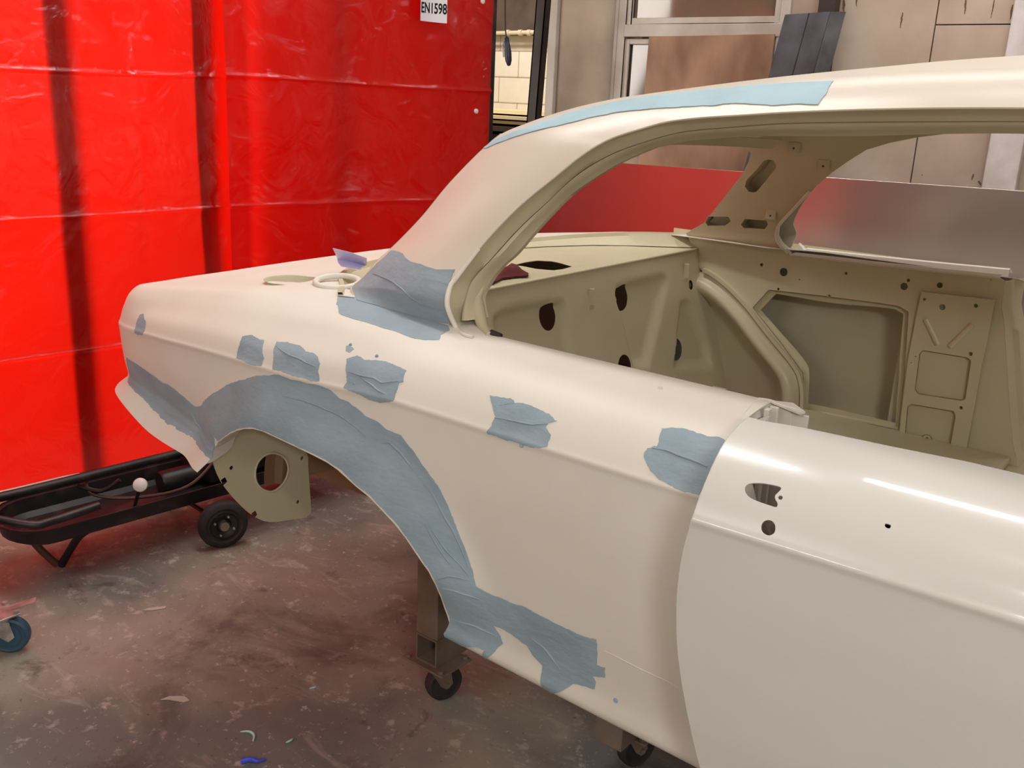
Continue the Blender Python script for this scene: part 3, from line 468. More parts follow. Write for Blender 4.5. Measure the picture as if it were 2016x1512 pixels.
# next bay seen past the curtain
struct(MB().box((-9,7.5,0),(-3.3,7.6,3.7)).build('wall_bay',M_block,smooth=0))
bay=bpy.data.objects['wall_bay']
jt=MB()
for k in range(8): jt.box((-7.5,7.493,.35+.235*k),(-4.6,7.5,.356+.235*k))
for k in range(8):
    for j in range(8): x=-7.3+.45*j+(.22 if k%2 else 0); jt.box((x,7.493,.35+.235*k),(x+.006,7.5,.35+.235*(k+1)))
jt.build('mortar_joints',mat('grey_mortar',srgb(196,178,158),.9),bay,smooth=0)
struct(MB().box((-9,7.42,2.13),(-3.3,7.5,3.7)).build('trim_4',mat('sooty_upper_wall',srgb(96,78,62),.9,c2=srgb(58,46,36),nscale=3,detail=8),smooth=0))
struct(MB().box((-3.3,W+.1,0),(_PS[-1],7.6,3.7)).build('wall_right',M_board,smooth=0))
p=MB(); p.cyl((-7.5,7.36,2.12),(-4.6,7.36,2.17),.018); 
for x in (-6.0,-5.85,-5.75): p.cyl((x,7.36,2.147),(x+.04,7.36,2.148),.026)
tag(p.build('water_pipe',mat('cream_pipe',srgb(214,196,170),.5)),'cream painted pipe running along the block wall of the next bay','pipe')
# stack of boards in the next bay
for k,(y0,z0,t,dx,m_) in enumerate(((6.6,1.36,.025,0,srgb(226,196,140)),(6.55,1.40,.025,.05,srgb(236,214,168)),(6.7,1.44,.03,-.08,srgb(240,222,180)),(6.5,1.30,.04,.1,srgb(70,52,40)),(6.6,1.22,.05,-.04,srgb(54,40,34)))):
    lbl=('pale plywood sheet with brown edge, third down of the board stack in the next bay','pale plywood sheet, second down of the board stack in the next bay','palest plywood sheet, topmost of the board stack in the next bay','dark brown sheet, just under the pale ones of the board stack in the next bay','dark brown sheet, lowest of the board stack in the next bay')[k]
    tag(MB().box((-6.6+dx,y0,z0),(-4.2+dx,y0+.8,z0+t)).build('stacked_board',mat('board_wood',m_,.7),smooth=0),lbl,'board','boards stacked in the next bay')
t=thing('storage_bench','dark bench under the stacked boards in the next bay','bench',(-5.4,7.0,0))
MB().box((-6.5,6.6,1.12),(-4.3,7.4,1.22)).build('bench_top',M_dark,t,smooth=0)
for x in (-6.4,-4.5):
    for y in (6.66,7.28): MB().box((x,y,0),(x+.07,y+.07,1.12)).build('leg',M_dark,t,smooth=0)
# leaning steel channel beside the wall edge
t=thing('steel_column','dark brown steel channel standing between the curtain and the boarded wall','column',(-3.56,4.62,0))
q=MB()
for (dx0,dx1,dy0,dy1) in ((0,.068,0,.008),(0,.008,0,.05),(.060,.068,0,.05)):
    b=[(-3.64+dx0,4.6+dy0,0),(-3.64+dx1,4.6+dy0,0),(-3.64+dx1,4.6+dy1,0),(-3.64+dx0,4.6+dy1,0)]
    q.prism(b,(.17,0,3.69))
q.build('channel',mat('brown_black_steel',srgb(52,42,36),.5,.3,c2=srgb(36,30,28),nscale=9),t,smooth=0)
MB().box((-3.68,4.57,0),(-3.52,4.70,.01)).build('foot_plate',M_dark,t,smooth=0)
# hanging pendant plug
t=thing('hanging_hook','small dark blue hook on a cord hanging beside the end of the red curtain','hook',(-3.60,4.42,3.7))
MB().tube([(-3.65,4.42,3.7),(-3.63,4.42,2.4),(-3.615,4.42,2.0),(-3.60,4.42,1.90)],.004,8).build('cord',M_dark,t)
MB().lathe((-3.60,4.42,1.91),(.16,0,-1),[(0,.004),(.01,.012),(.05,.016),(.09,.02),(.13,.018),(.155,.010),(.16,0)],16).build('hook_body',mat('navy_plastic',srgb(34,44,66),.35),t)
MB().tube([(-3.60,4.42,1.91),(-3.625,4.42,1.86),(-3.615,4.42,1.80)],.004,8).build('latch',M_zinc,t)
# chipboard over the window, leaning
t=MB(); t.prism([(-3.012,W-.052,.95),(-2.262,W-.052,.95),(-2.262,W-.036,1.958),(-3.012,W-.036,1.944)],(0,.012,0))
tag(t.build('chipboard_sheet',M_chip,smooth=0,bevel=.001),'brown chipboard sheet fixed over the lower window pane','board')
# leaning blue grey plate with its dark bar
t=thing('folded_steel_panel','dark blue grey folded steel panel leaning on the wall right of the window','panel',(-2.03,4.8,0))
bz=-.0
def lean(x,z,dy=0): return (x+(z-1.74)*.12,4.60+.19*(z/2.04)+dy,z)
q=MB(); q.prism([lean(-2.19-.0,.02),lean(-1.955,.02),lean(-1.95,2.045),lean(-2.175,2.035)],(0,.012,0)); q.build('face',M_slate,t,smooth=0)
q=MB(); q.prism([lean(-1.952,.02),lean(-1.895,.02,.07),lean(-1.905,2.05,.07),lean(-1.948,2.045)],(.0,.012,0)); q.build('folded_edge',mat('lighter_blue_grey_steel',srgb(118,122,128),.4,.3,c2=srgb(84,82,84),nscale=6),t,smooth=0)
q=MB(); q.prism([lean(-2.065,.02,-.002),lean(-2.060,.02,-.002),lean(-2.05,2.04,-.002),lean(-2.055,2.04,-.002)],(0,.003,0)); q.build('seam',M_black,t,smooth=0)
tag(MB().box((-2.02,4.90,0),(-1.935,4.96,3.0)).build('dark_upright_bar',mat('dark_brown_bar',srgb(56,46,40),.6),smooth=0),'dark brown upright bar standing behind the leaning blue grey panel','bar')
# ---------------------------------------------------------------- red curtain
ca=math.radians(8); CU=Vector((math.sin(ca),math.cos(ca),0)); CN=Vector((math.cos(ca),-math.sin(ca),0)); CP=Vector((-3.75,1.55,0))
def cpt(y,z,off=0.):  # point on the curtain plane at depth y
    k=(y-CP.y)/CU.y; return CP+CU*k+CN*off+Vector((0,0,z))
def fold(y,z,ph):
    seam=0
    for sz in (.54,1.08,1.62):
        seam+= .008*math.exp(-abs(z-sz-.008*math.sin(y*2.3+ph))/.008)
    a=.016*math.sin(y*4.6+ph)+.010*math.sin(y*9.7+ph*2)+.005*math.sin(y*17+ph)
    if ph<1: a*=.45
    a+=.010*noise.noise(Vector((y*2.2,z*1.4,ph)))+.005*noise.noise(Vector((y*7,z*5,ph)))
    return a*(.6+.4*z/2)+seam+.008*math.exp(-abs(y-2.19)/.01)
def curtain(name,y0,y1,ph,off,mt,parent,n=150,z1=2.35,z0=.012,lead=0):
    R=[]; zs=[z0+(z1-z0)*j/80 for j in range(81)]
    for sz in (.54,1.08,1.62): zs=[z for z in zs if abs(z-sz)>.034]+[sz+d for d in (-.034,-.024,-.018,-.012,-.007,-.003,0,.003,.007,.012,.018,.024,.034)]
    zs.sort()
    for i in range(n+1):
        y=y0+(y1-y0)*i/n
        R.append([tuple(cpt(y,z,off+fold(y,z,ph))) for z in zs])
    return MB().grid(R).build(name,mt,parent,smooth=80,toward=(0,0,1.6))
t=thing('welding_curtain','translucent red plastic welding curtain hanging behind the tail of the car','curtain',cpt(2.6,0))
curtain('left_drape',.1,2.60,.4,0,M_curt,t,n=160)
curtain('right_drape',2.535,4.005,2.2,.05,M_curt,t,n=110)
curtain('rear_drape',2.56,3.97,1.1,-.12,M_curt,t,n=70)
# frame: posts right behind the drapes and the top rail
for y,w,nm in ((1.885,.072,'post'),(2.458,.060,'post'),(3.11,.05,'post')):
    q=MB(); a=cpt(y-w/2,0,-.10); q.prism([cpt(y-w/2,0,-.062),cpt(y+w/2,0,-.062),cpt(y+w/2,0,-.024),cpt(y-w/2,0,-.024)],(0,0,2.4)); q.build(nm,M_black,t,smooth=0)
q=MB(); q.prism([cpt(4.0,0,.03),cpt(4.028,0,.03),cpt(4.028,0,.06),cpt(4.0,0,.06)],(0,0,2.42)); q.build('post',M_black,t,smooth=0,bevel=.003)
MB().tube([cpt(.05,2.38,-.03),cpt(4.12,2.38,-.03)],.02,12,smooth=False).build('top_rail',M_black,t)
for y,z in ((3.935,2.04),(3.915,1.511),(3.915,.97)):
    MB().lathe(cpt(y,z,.05+fold(y,z,2.2)),CN,[(0,0),(0,.013),(.006,.012),(.009,.005),(.009,0)],16).build('press_stud',mat('pale_stud',srgb(230,210,206),.3),t)
lb=MB(); y0,y1=3.508,3.667
def cf(y,z): return .062+fold(y,z,2.2)
def lp(y,z,d=0): return tuple(cpt(y,z,.105+d-.01*math.sin((y-y0)/(y1-y0)*3.1)))
lb.grid([[lp(y0+(y1-y0)*i/10,1.915+.2*j/4) for j in range(5)] for i in range(11)])
o=lb.build('standard_label',M_card,t,thick=.001); o['label']='white label printed EN1598'
cu=bpy.data.curves.new('label_text','FONT'); cu.body='EN1598'; cu.size=.058; cu.align_x='CENTER'; cu.align_y='CENTER'; cu.extrude=.0004; cu.offset=.0012
to=bpy.data.objects.new('tmp',cu); C.objects.link(to)
me=bpy.data.meshes.new_from_object(to.evaluated_get(bpy.context.evaluated_depsgraph_get())); bpy.data.objects.remove(to)
for v in me.vertices: 
    X_=v.co.x*.83; Y_=v.co.y*1.12; y=(y0+y1)/2+X_*.99
    v.co=Vector(lp(y,1.974+Y_+X_*.02,.0022))-WP(o)
me.materials.clear(); me.materials.append(M_ink)
tx=bpy.data.objects.new('printed_text',me); C.objects.link(tx); tx.parent=o
# ---------------------------------------------------------------- metal sheet behind the car
q=MB(); q.prism([(-2.86,3.613,.001),(.2,3.184,.001),(.2,3.264,1.403),(-2.86,3.693,1.324)],(0,.006,0))
tag(q.build('metal_sheet',M_sheet,smooth=0,bevel=.001),'tall silver metal sheet standing on edge behind the car','metal sheet')
# ---------------------------------------------------------------- car body
CAR=thing('car_body_shell','cream primed coupe body shell with blue grey filler patches and one door','car',(-1.0,2.075,.62))
YC=2.075
def mir(f): return lambda a,b: (lambda p:(p[0],2*YC-p[1],p[2]))(f(a,b))
# quarter outline in (s,l)
qo=[(LIP[-1][0],.05)]
edge_s=-.42
qb=[(s,l) for s,l in LIP]
front=[(-.9673,.05),(-.9,.05),(-.7,.05),(edge_s,.05),(edge_s,.30),(-.44,.45),(-.50,.56),(-.541,.63),(-.531,.69)]
belt=[(s,.69) for s in (-.7,-.9,-1.06)]
top=[(-1.12,.74),(-1.2,.78),(-1.6,.78),(-2.0,.78),(-2.4,.78),(_PS[-1],.78)]
rear=[(_PS[-1],.05),(-2.6,.05),(-2.3,.05),(-2.1,.05),(-1.9,.05),(-1.75,.05),(-1.715,.052)]
def okl(p): return p[1]>.061 or p[0]>-1.0
lipc=[p for p in LIP if not (p[0]<-1.03 and p[1]<.1 and p[0]>-1.2)]
lipc=[p for p in lipc if p[0]<-1.0 or p[1]>.2]
QOUT=[(-1.7095,.072)]+[p for p in lipc if p[1]>.085]+[(-.990,.068),(-.970,.053)]+front[1:]+belt+top+rear
CREASE=(.460,.4665,.4705,.474,.477,.480,.483,.486,.489,.493,.500)
QO=patch('quarter_panel',QOUT,skin,M_primer,CAR,step=.014,thick=.0015,vlines=CREASE)
patch('far_quarter_panel',[( -.985,.03),(edge_s,.03),(edge_s,.3),(-.525,.69),(-1.06,.69),(-1.2,.78),(_PS[-1],.78),(_PS[-1],.03),(-1.72,.03),(-1.7,.3),(-1.5,.36),(-1.25,.36),(-1.05,.22)],mir(skin),M_primer,CAR,step=.04,thick=.0015,toward=(-1,9,1))
# wheel arch return flange
LP=[p for p in ([(-1.7095,.072)]+[p for p in lipc if p[1]>.085]+[(-.990,.068),(-.970,.053)])]
R=[]
for s,l in dens(LP,.012,False):
    a=skin(s,l); R.append([a,(a[0]+(.0 if -1.65<a[0]<-1.05 else (.0)),a[1]+.012,a[2]-.001),(a[0],a[1]+.03,a[2]+.004),(a[0]*1.0,a[1]+.055,a[2]+.012)])
MB().grid(R).build('wheel_arch_lip',M_primer,CAR,thick=.001,smooth=60)
# sill underside closing strip and lower edge
R=[]
for k in range(50):
    s=-.985+(.6+.985)*k/49; a=skin(s,.05); R.append([a,(a[0],a[1]+.006,a[2]-.003),(a[0],a[1]+.09,a[2]+.008),(a[0],a[1]+.16,a[2]+.03)])
MB().grid(R).build('sill_underside',M_primer,CAR,thick=.002,smooth=60)
# inner sill / rear part of body the door hangs over (seen through the handle holes)
patch('door_shut_panel',[(edge_s,.03),(.6,.03),(.6,.50),(edge_s+.005,.50),(edge_s,.3)],lambda s,l:skin(s,l,-.055),M_dark,CAR,step=.05,thick=.002)  # dark sheet, shade behind the holes put into its colour
# filler patches: built up a millimetre or two over the skin
def fpatch(key,mt,seed,amp=.0035,parent=QO,th=.0013,ref=None,func=skin,name='filler_patch'):
    P=ragged(globals()[key],amp,seed=seed)
    def f(s,l):
        return func(s,l,th+.0005*noise.noise(Vector((s*26,l*26,seed)))+.0002*noise.noise(Vector((s*70,l*60,seed))))
    return patch(name,P,f,mt,parent,step=.009,thick=.0012,bstep=.004,vlines=CREASE)
def clampf(key):  # keep inside the panel
    globals()[key]=[(s,min(max(l,.056),.778)) for s,l in globals()[key]]
fl={}
for i,k in enumerate(('F_arch','F_tail','F_dot','F_a','F_b','F_c','F_c2','F_d','F_e','F_base')):
    clampf(k); fl[k]=fpatch(k,M_fill,i*3.1,.003 if k not in('F_arch','F_base') else .0018)
# knife ridges left in the filler
def ridge(pts,r,parent,func=skin,m=None,lift=.0016):
    P=dens(pts,.008,False); Q=[]
    for i,(s,l) in enumerate(P):
        Q.append(func(s,l+.0025*noise.noise(Vector((s*30,l*30,5))),lift))
    MB().tube(Q,lambda t:r*(.25+.75*math.sin(math.pi*min(max(t,.03),.97)))*(1+.5*noise.noise(Vector((t*14,r*999,1)))),6,smooth=False).build('filler_ridge',m or M_fill,parent,smooth=80)
for key,lst in RIDGES.items():
    for P in lst: ridge(P,.0022,fl[key])
for P in SEAM: ridge(P,.0012,QO,m=M_primer,lift=.0002)
for i,(s,l) in enumerate(SPK):
    MB().lathe(skin(s,l,0),(0,-1,.3),[(0,.0045),(.0012,.0038),(.002,0)],10).build('filler_speck',M_fill if i<6 else M_primer,QO)
# dot marks
# C pillar and roof side: lofted between the gutter edge and the crown line
KS=list(range(len(E1)))
def cv(P,t): return tuple(herm(KS,[p[k] for p in P],t) for k in range(3))
def roof(t,w,off=0.):
    a=cv(E1,t); b=cv(S,t); h=.016*4*w*(1-w)*(1 if t>1 else t)+off
    return (a[0]+(b[0]-a[0])*w-off*.2, a[1]+(b[1]-a[1])*w-h*.8, a[2]+(b[2]-a[2])*w+h*.7)
NT=len(E1)-1
R=[]
for i in range(NT*8+1):
    t=i/8; R.append([roof(t,j/10) for j in range(11)])
XE=[(.3,0),(.75,0)]
for side in (0,1):
    RR=[[(p[0],p[1] if not side else 2*YC-p[1],p[2]) for p in r] for r in R]
    if side:
        FS=[(x,2.80-(.45*(z-1.185) if z>1.185 else 0)+.03,z) for x,z in FAR_out[0:8]]
        for i in range(9*8+1):
            u=i/72*(len(FS)-1); a=RR[i][0]; b=[herm(list(range(len(FS))),[p[k] for p in FS],u) for k in range(3)]; fb=sms((i/72-.85)/.15); bb=RR[i][10]
            b=[b[k]*(1-fb)+bb[k]*fb for k in range(3)]
            RR[i]=[tuple(a[k]+(b[k]-a[k])*j/10+(.02*4*(j/10)*(1-j/10) if k==1 else 0) for k in range(3)) for j in range(11)]
    for dx in (.25,.6):
        RR.append([(p[0]+dx,p[1],p[2]+.004) for p in RR[NT*8]])
    MB().grid(RR).build('roof_side' if not side else 'far_roof_side',M_roof,CAR,thick=.0015,smooth=70,toward=(-.5,0 if not side else 6,3))
# roof centre skin
def rc(t,q): # q 0..1..2 across
    b=cv(S,t); y=b[1]+(2*YC-2*b[1])*q/2; u=1-(1-q)**2
    bow=.09*max(0,(11.5-t)/3)
    return (b[0]-bow*u, y, b[2]+(.012+.004*(t-9))*u - (.0 if t>10 else 0))
RR=[]
for i in range(9*8,NT*8+1): RR.append([rc(i/8,2*j/24) for j in range(25)])
for dx in (.25,.6): RR.append([(p[0]+dx,p[1],p[2]+.004) for p in RR[(NT-9)*8]])
MB().grid(RR).build('roof_skin',M_roof,CAR,thick=.0015,smooth=70,toward=(-.5,2,5))
# rear header below the roof edge, and inner skin of the near pillar
RR=[]
for j in range(25):
    p=rc(9,2*j/24); RR.append([p,(p[0]-.012,p[1],p[2]-.012),(p[0]+.005,p[1],p[2]-.03),(p[0]+.10,p[1],p[2]-.035),(p[0]+.13,p[1],p[2]-.01)])
MB().grid(RR).build('rear_header',M_inner,CAR,thick=.002,smooth=40)
for side in (0,1):
    RR=[]
    for i in range(0,9*6+1):
        t=i/6; b=cv(S,t); y=b[1]
        pts=[b,(b[0]-.006,y+.012,b[2]-.008),(b[0]+.012,y+.03,b[2]-.012),(b[0]+.05,y+.045,b[2]-.02)]
        RR.append([(p[0],p[1] if not side else 2*YC-p[1],p[2]) for p in pts])
    if not side: MB().grid(RR).build('rear_window_flange',M_inner,CAR,thick=.0015,smooth=60)
# window channel along the gutter: two bands and inner flange
def resample(P,n):
    P=[p for i,p in enumerate(P) if i==0 or math.dist(p,P[i-1])>1e-4]; L=[0]
    for a,b in zip(P,P[1:]): L.append(L[-1]+math.dist(a,b))
    out=[]
    for i in range(n): d=L[-1]*i/(n-1); out.append(tuple(herm(L,[p[k] for p in P],d) for k in range(3)))
    return out
def nearest_rows(A,Bc):
    # for each point of A, matching point of Bc by arc fraction weighted to x
    return Bc
n=120
A=resample([(p[0],p[1],p[2]) for p in E1[0:]],n); 
Bc=resample(E2,n); Cc=resample(E3,n)
def match(A,Bx):
    # monotone nearest point matching
    out=[];j=0
    dense=resample(Bx,600)
    for a in A:
        best=min(range(j,min(j+60,600)),key=lambda k:math.dist(dense[k],a)); j=best; out.append(dense[best])
    return out
B1=match(A,Bc); C1=match(A,Cc)
RR=[]
for ia,(a,b,c) in enumerate(zip(A,B1,C1)):
    a=Vector(a);b=Vector(b);c=Vector(c)
    dd=.055*max(0,1-ia/16); m1=a.lerp(b,.12)+Vector((0,.012+dd,.002)); m2=a.lerp(b,.55)+Vector((0,.006+dd*1.3,0)); bb=b+Vector((0,.008+dd,.003)); b2=b.lerp(c,.12)+Vector((0,-.004,0)); m3=b.lerp(c,.45)+Vector((0,-.010,0)); m4=b.lerp(c,.62)
    RR.append([tuple(x) for x in (a,m1,m2,b,bb,b2,m3,m4,c)])
for dx in (.3,.7): RR.append([(p[0]+dx,p[1],p[2]) for p in RR[n-1]])
MB().grid(RR).build('window_channel',M_inner,CAR,thick=.0012,smooth=38)
# inner face of the near pillar and cant rail closing back to the roof
RR=[]
for i in range(n):
    c=C1[i]; t=NT*i/(n-1); b=cv(S,t); RR.append([c,(c[0],c[1]+.012,c[2]),tuple(Vector(c).lerp(Vector((b[0],b[1]+.03,b[2]-.02)),.6)),(b[0],b[1]+.03,b[2]-.015)])
MB().grid(RR).build('pillar_inner_skin',M_inner,CAR,thick=.0015,smooth=60)
# raised white flange at the foot of the window opening
fp=[E1[k] for k in (4,3,2,1)]+[skin(*q) for q in FOOT[:3]]
MB().tube([(p[0]+.002,p[1]-.004,p[2]) for p in fp],lambda t:.0052*(.5+.5*math.sin(math.pi*min(max(t*1.0,.08),.9))),10).build('window_foot_bead',M_primer,CAR,smooth=80)
MB().tube([(p[0]-.008,p[1]-.004,p[2]) for p in reversed(E3[0:5])],lambda t:.013*(.3+.7*math.sin(math.pi*min(max(t,.05),.9))),12).build('channel_end_bulge',M_inner,CAR,smooth=80)
MB().cyl((E3[0][0]-.01,1.302,1.19),(E3[0][0]+.012,1.304,1.186),.006,n=12).build('cable_end',M_rubber,CAR)
# roof and pillar filler
def rp(key,mt,seed,amp,name='filler_patch'):
    P=[(t,w*.12/.12) for t,w in globals()[key]]
    # work in metres: t step about .1 m, w about .15 m
    Q=ragged([(t*.1,w*.15) for t,w in P],amp,seed=seed)
    def f(a,b):
        t=min(max(a/.1,0),NT); w=min(max(b/.15,-.02),1.04); return roof(t,w,.0015+.0004*noise.noise(Vector((a*26,b*26,seed))))
    return patch(name,Q,f,mt,CAR,step=.010,thick=.0012,bstep=.004)
rtop=rp('R_top',M_fillpale,31,.0018)
rbase=rp('R_base',M_fill,37,.0018)
rtop['label']='pale blue filler along the roof edge'
def rrf(a,b,off): return roof(a/.1,b/.15,.0018+off)
for P in RR_RIDGES: ridge([(a*.1,b*.15) for a,b in P],.0015,rbase,func=rrf,lift=.0004)
# deck, boot opening, filler neck
dk=[]
for k in range(60):
    s=-1.25+(_PS[-1]+.01+1.25)*k/59; p=skin(s,.778); dk.append((p[0],p[1]))
RIM=[(-1.50,1.32),(-1.56,1.38),(-1.66,1.46),(-1.755,1.58),(-1.83,1.74),(-1.885,1.92),(-1.90,2.075),(-1.885,2.23),(-1.83,2.41),(-1.755,2.57),(-1.68,2.66),(-1.58,2.76),(-1.50,2.84)]
tailk=[p for p in dk if p[1]<YC-.02]
OUT=tailk+[(p[0],2*YC-p[1]) for p in reversed(tailk)]+list(reversed(RIM))
cap=circle((-1.735,1.388),.058,28)
boot=smooth_poly([(-2.04,1.75),(-2.04,2.42),(-2.2,2.4),(-2.2,1.77)],2)
patch('rear_deck',OUT,lambda x,y:(x,y,deckz(x,y)+.004*math.exp(-min(abs(x+1.98),.2)/.03)*0),M_primer,CAR,holes=(cap,),step=.03,thick=.0015,toward=(-1.9,2,4),bstep=.015)
MB().lathe((-1.735,1.388,deckz(-1.735,1.388)-.035),(0,0,1),[(0,.03),(0,.046),(.02,.05),(.032,.056),(.036,.058),(.037,.061)],36).build('fuel_filler_recess',M_inner,CAR)
# tail panel and boot box
RR=[]
for k in range(30):
    y=1.5+(2.65-1.5)*k/29; RR.append([(-2.302,y,1.10),(-2.31,y,.84),(-2.29,y,.80),(-1.75,y,.72)])
# rim of the rear window aperture and shelf edge slope
rimd=dens(RIM,.02,False)
RR=[]
for x,y in rimd:
    nx=(-1.55-x)*.5; z=deckz(x,y); d=Vector((-1.2-x,(YC-y)*.3,0)).normalized()
    RR.append([(x,y,z),(x,y,z+.006),(x+d.x*.01,y+d.y*.01,z+.007),(x+d.x*.015,y+d.y*.015,z-.004),(x+d.x*.06,y+d.y*.06,1.156)])
MB().grid(RR).build('rear_window_rim',M_inner,CAR,thick=.0012,smooth=35)
# torn corner of the rear window aperture
MB().tube([(-1.585+.055*math.cos(a/10*6.2832),1.395+.040*math.sin(a/10*6.2832),1.193+.006*math.sin(a/10*6.2832)) for a in range(11)],.007,10).build('aperture_corner',M_primer,CAR)
# parcel shelf
SX=-1.457
inner=[]
for x,y in rimd:
    d=Vector((-1.2-x,(YC-y)*.3,0)).normalized(); inner.append((x+d.x*.058,y+d.y*.058))
inner=[p for p in inner if p[0]<SX-.03]
so=[(SX,1.30)]+[(p[0],p[1]) for p in inner]+[(SX,2.80)]
def shz(x,y):
    d=((x+1.60)/.075)**2+((y-2.33)/.26)**2
    z=1.153+.010*math.exp(-d**2)-.006*math.exp(-((x+1.60)/.05)**2*1-((y-2.33)/.2)**2)
    return (x,y,z-.003*sms(1-abs(x-SX)/.012))
patch('parcel_shelf',so,shz,M_inner,CAR,holes=(SH_vent,),step=.016,thick=.0015,toward=(-1.6,2,4),bstep=.012,smooth=30)
vx=[(p[0],p[1]) for p in SH_vent]
# seat bulkhead with pressed recesses
def bdepth(y,z):
    d=0
    for P in B_r:
        if inpoly(y,z,P): d=max(d,.022*sms(dist_poly(y,z,P+[P[0]])/.022))
    return d
def bulk(y,z): return (SX+.25*(1.15-z)-bdepth(y,z),y,z)
bh=[circle(c,r,24,ry) for c,(r,ry) in zip(B_c,((.035,.037),(.040,.039),(.040,.034),(.014,.015),(.034,.034)))]
patch('seat_bulkhead',[(1.28,1.151),(2.82,1.151),(2.84,1.09),(2.93,1.05),(2.93,.70),(1.62,.70),(1.62,.92),(1.28,1.0)],bulk,M_inner,CAR,holes=bh,step=.013,thick=.0015,smooth=60)
MB().tube([(SX+.002,1.29,1.150),(SX+.002,2.80,1.152)],.0035,8,smooth=False).build('shelf_edge_bead',M_inner,CAR)
for y,z in B_hook:
    q=MB(); x=SX+.25*(1.15-z)
    q.box((x,y-.010,z-.02),(x+.004,y+.016,z+.022)); q.box((x+.002,y-.010,z-.022),(x+.02,y-.007,z+.024)); q.box((x+.002,y-.014,z-.038),(x+.009,y+.010,z-.022))
    q.build('seat_hook',M_inner,CAR,smooth=0,bevel=.002)
# far inner side: lower panel upright, upper panel leaning in
def farp(x,z,d=0): 
    y=2.80+d-(.45*(z-1.185) if z>1.185 else 0); return (x,y,z)
fh=[FAR_slot,FAR_hex,FAR_hex2,FAR_big]+[circle((a,b),r,14) for a,b,r in FAR_dots]
FO=[(x,max(z,.60)) for x,z in FAR_out]
FIN=patch('far_inner_side',FO,lambda x,z:farp(x,z),M_inner,CAR,holes=fh,step=.02,thick=.0018,bstep=.012,smooth=30)
patch('door_pillar_plate',PIL_out,lambda x,z:farp(x,z,-.012),M_inner,CAR,holes=[PIL_r1,PIL_r2]+[circle((a,b),r,14) for a,b,r in PIL_dots if not (inpoly(a,b,PIL_r1) or inpoly(a,b,PIL_r2))],step=.02,thick=.003,bstep=.01,smooth=30)
for P in PIL_ribs:
    a,b=P; MB().tube([farp(a[0],a[1],-.012),farp(b[0],b[1],-.012)],.0085,12,smooth=False).build('pressed_rib',M_inner,CAR,smooth=80)
def ring(P,d0,d1,w,name,m_,close=True,r=.003):
    n_=len(P); cx_=sum(p[0] for p in P)/n_; cz_=sum(p[1] for p in P)/n_; RR=[]
    for x,z in dens(P,.02)+[P[0]]:
        u=Vector((cx_-x,cz_-z)).normalized()*w; RR.append([farp(x,z,d0),farp(x,z,(d0+d1)/2),farp(x+u.x*.2,z+u.y*.2,d1),farp(x+u.x,z+u.y,d1)])
    return MB().grid(RR).build(name,m_,CAR,thick=.001,smooth=30)
# cavity behind slots and openings
cav=lambda d:(lambda x,z:farp(x,z,d))
patch('cavity_back',[(-1.62,1.19),(-.70,1.19),(-.62,.62),(-1.62,.62)],lambda x,z:(x,2.93,z),M_inner,CAR,step=.08,thick=.002)
for P in (FAR_slot,FAR_hex,FAR_hex2):
    cx_=sum(p[0] for p in P)/len(P); cz_=sum(p[1] for p in P)/len(P)
    patch('pillar_cavity_back',[(cx_+(x-cx_)*1.25,cz_+(z-cz_)*1.25) for x,z in P],cav(.05),M_inner,CAR,step=.03,thick=.002)
    ring(P,0,.05,.0,'slot_side',M_inner)
patch('pillar_recess_back',[(-.80,1.08),(-.50,1.05),(-.42,.70),(-.80,.62)],lambda x,z:(x,2.845,z),M_inner,CAR,step=.03,thick=.002)
for a,b,r in REC_dots: MB().cyl((a,2.840,b),(a,2.8445,b),r,n=16).build('hole_shade_disc',M_black,CAR)  # solid black discs painted for the dark of holes
# flange round the big opening
ring(FAR_big,0,.018,.020,'opening_flange',M_inner)
ring(PIL_r1,-.012,.035,.004,'recess_side',M_inner); ring(PIL_r2,-.012,.035,.004,'recess_side',M_inner)

for a,b in TABS:
    q=MB(); p=farp(a,b); q.box((a-.017,p[1]-.008,b-.016),(a+.017,p[1]-.001,b+.014)); o=q.build('trim_tab',M_inner,CAR,smooth=0,bevel=.003)
    MB().cyl((a,p[1]-.0085,b-.004),(a,p[1]-.004,b-.004),.003,n=12).build('bolt_hole',M_dark,o)
# far window ledge: double flange with the glass slot
RR=[];R2=[]
led=dens([(x,z) for x,z in FAR_win[10:]],.012,False)
for il,(x,z) in enumerate(led):
    p=farp(x,z); RR.append([p,(p[0],p[1]-.006,p[2]+.004),(p[0],p[1]-.002,p[2]+.009),(p[0],p[1]+.008,p[2]+.008)])
    if z<1.19 and x>-1.165: R2.append([(p[0],p[1]+.09,p[2]-.02),(p[0],p[1]+.088,p[2]+.012),(p[0],p[1]+.095,p[2]+.014),(p[0],p[1]+.13,p[2]-.0)])
MB().grid(RR).build('window_slot_flange',M_primer,CAR,thick=.002,smooth=50)
MB().tube([(p[0],p[1]-.004,p[2]) for p in [farp(x,z) for x,z in FAR_win[8:15]]],.005,8).build('corner_lip',M_primer,CAR)
MB().grid(R2).build('window_slot_flange',M_primer,CAR,thick=.002,smooth=50)
MB().grid([[(r[1][0],r[1][1]+.008,r[1][2]-.03),(r[1][0],r[1][1]+.085,r[1][2]-.03)] for r in RR if r[1][2]<1.198 and r[1][0]>-1.165]).build('window_slot_bottom',M_dark,CAR,smooth=0)  # dark floor stands for the shade down in the slot
# B pillar front face going outward
RR=[]
PF=[(x,max(z,.60)) for x,z in PILF]
for x,z in dens(PF,.03,False):
    p=farp(x,z); RR.append([p,(p[0]+.006,p[1]+.008,p[2]),(p[0]+.012,p[1]+.07,p[2]),(p[0]+.03,p[1]+.09,p[2])])
MB().grid(RR).build('door_pillar_face',M_inner,CAR,thick=.0015,smooth=50)
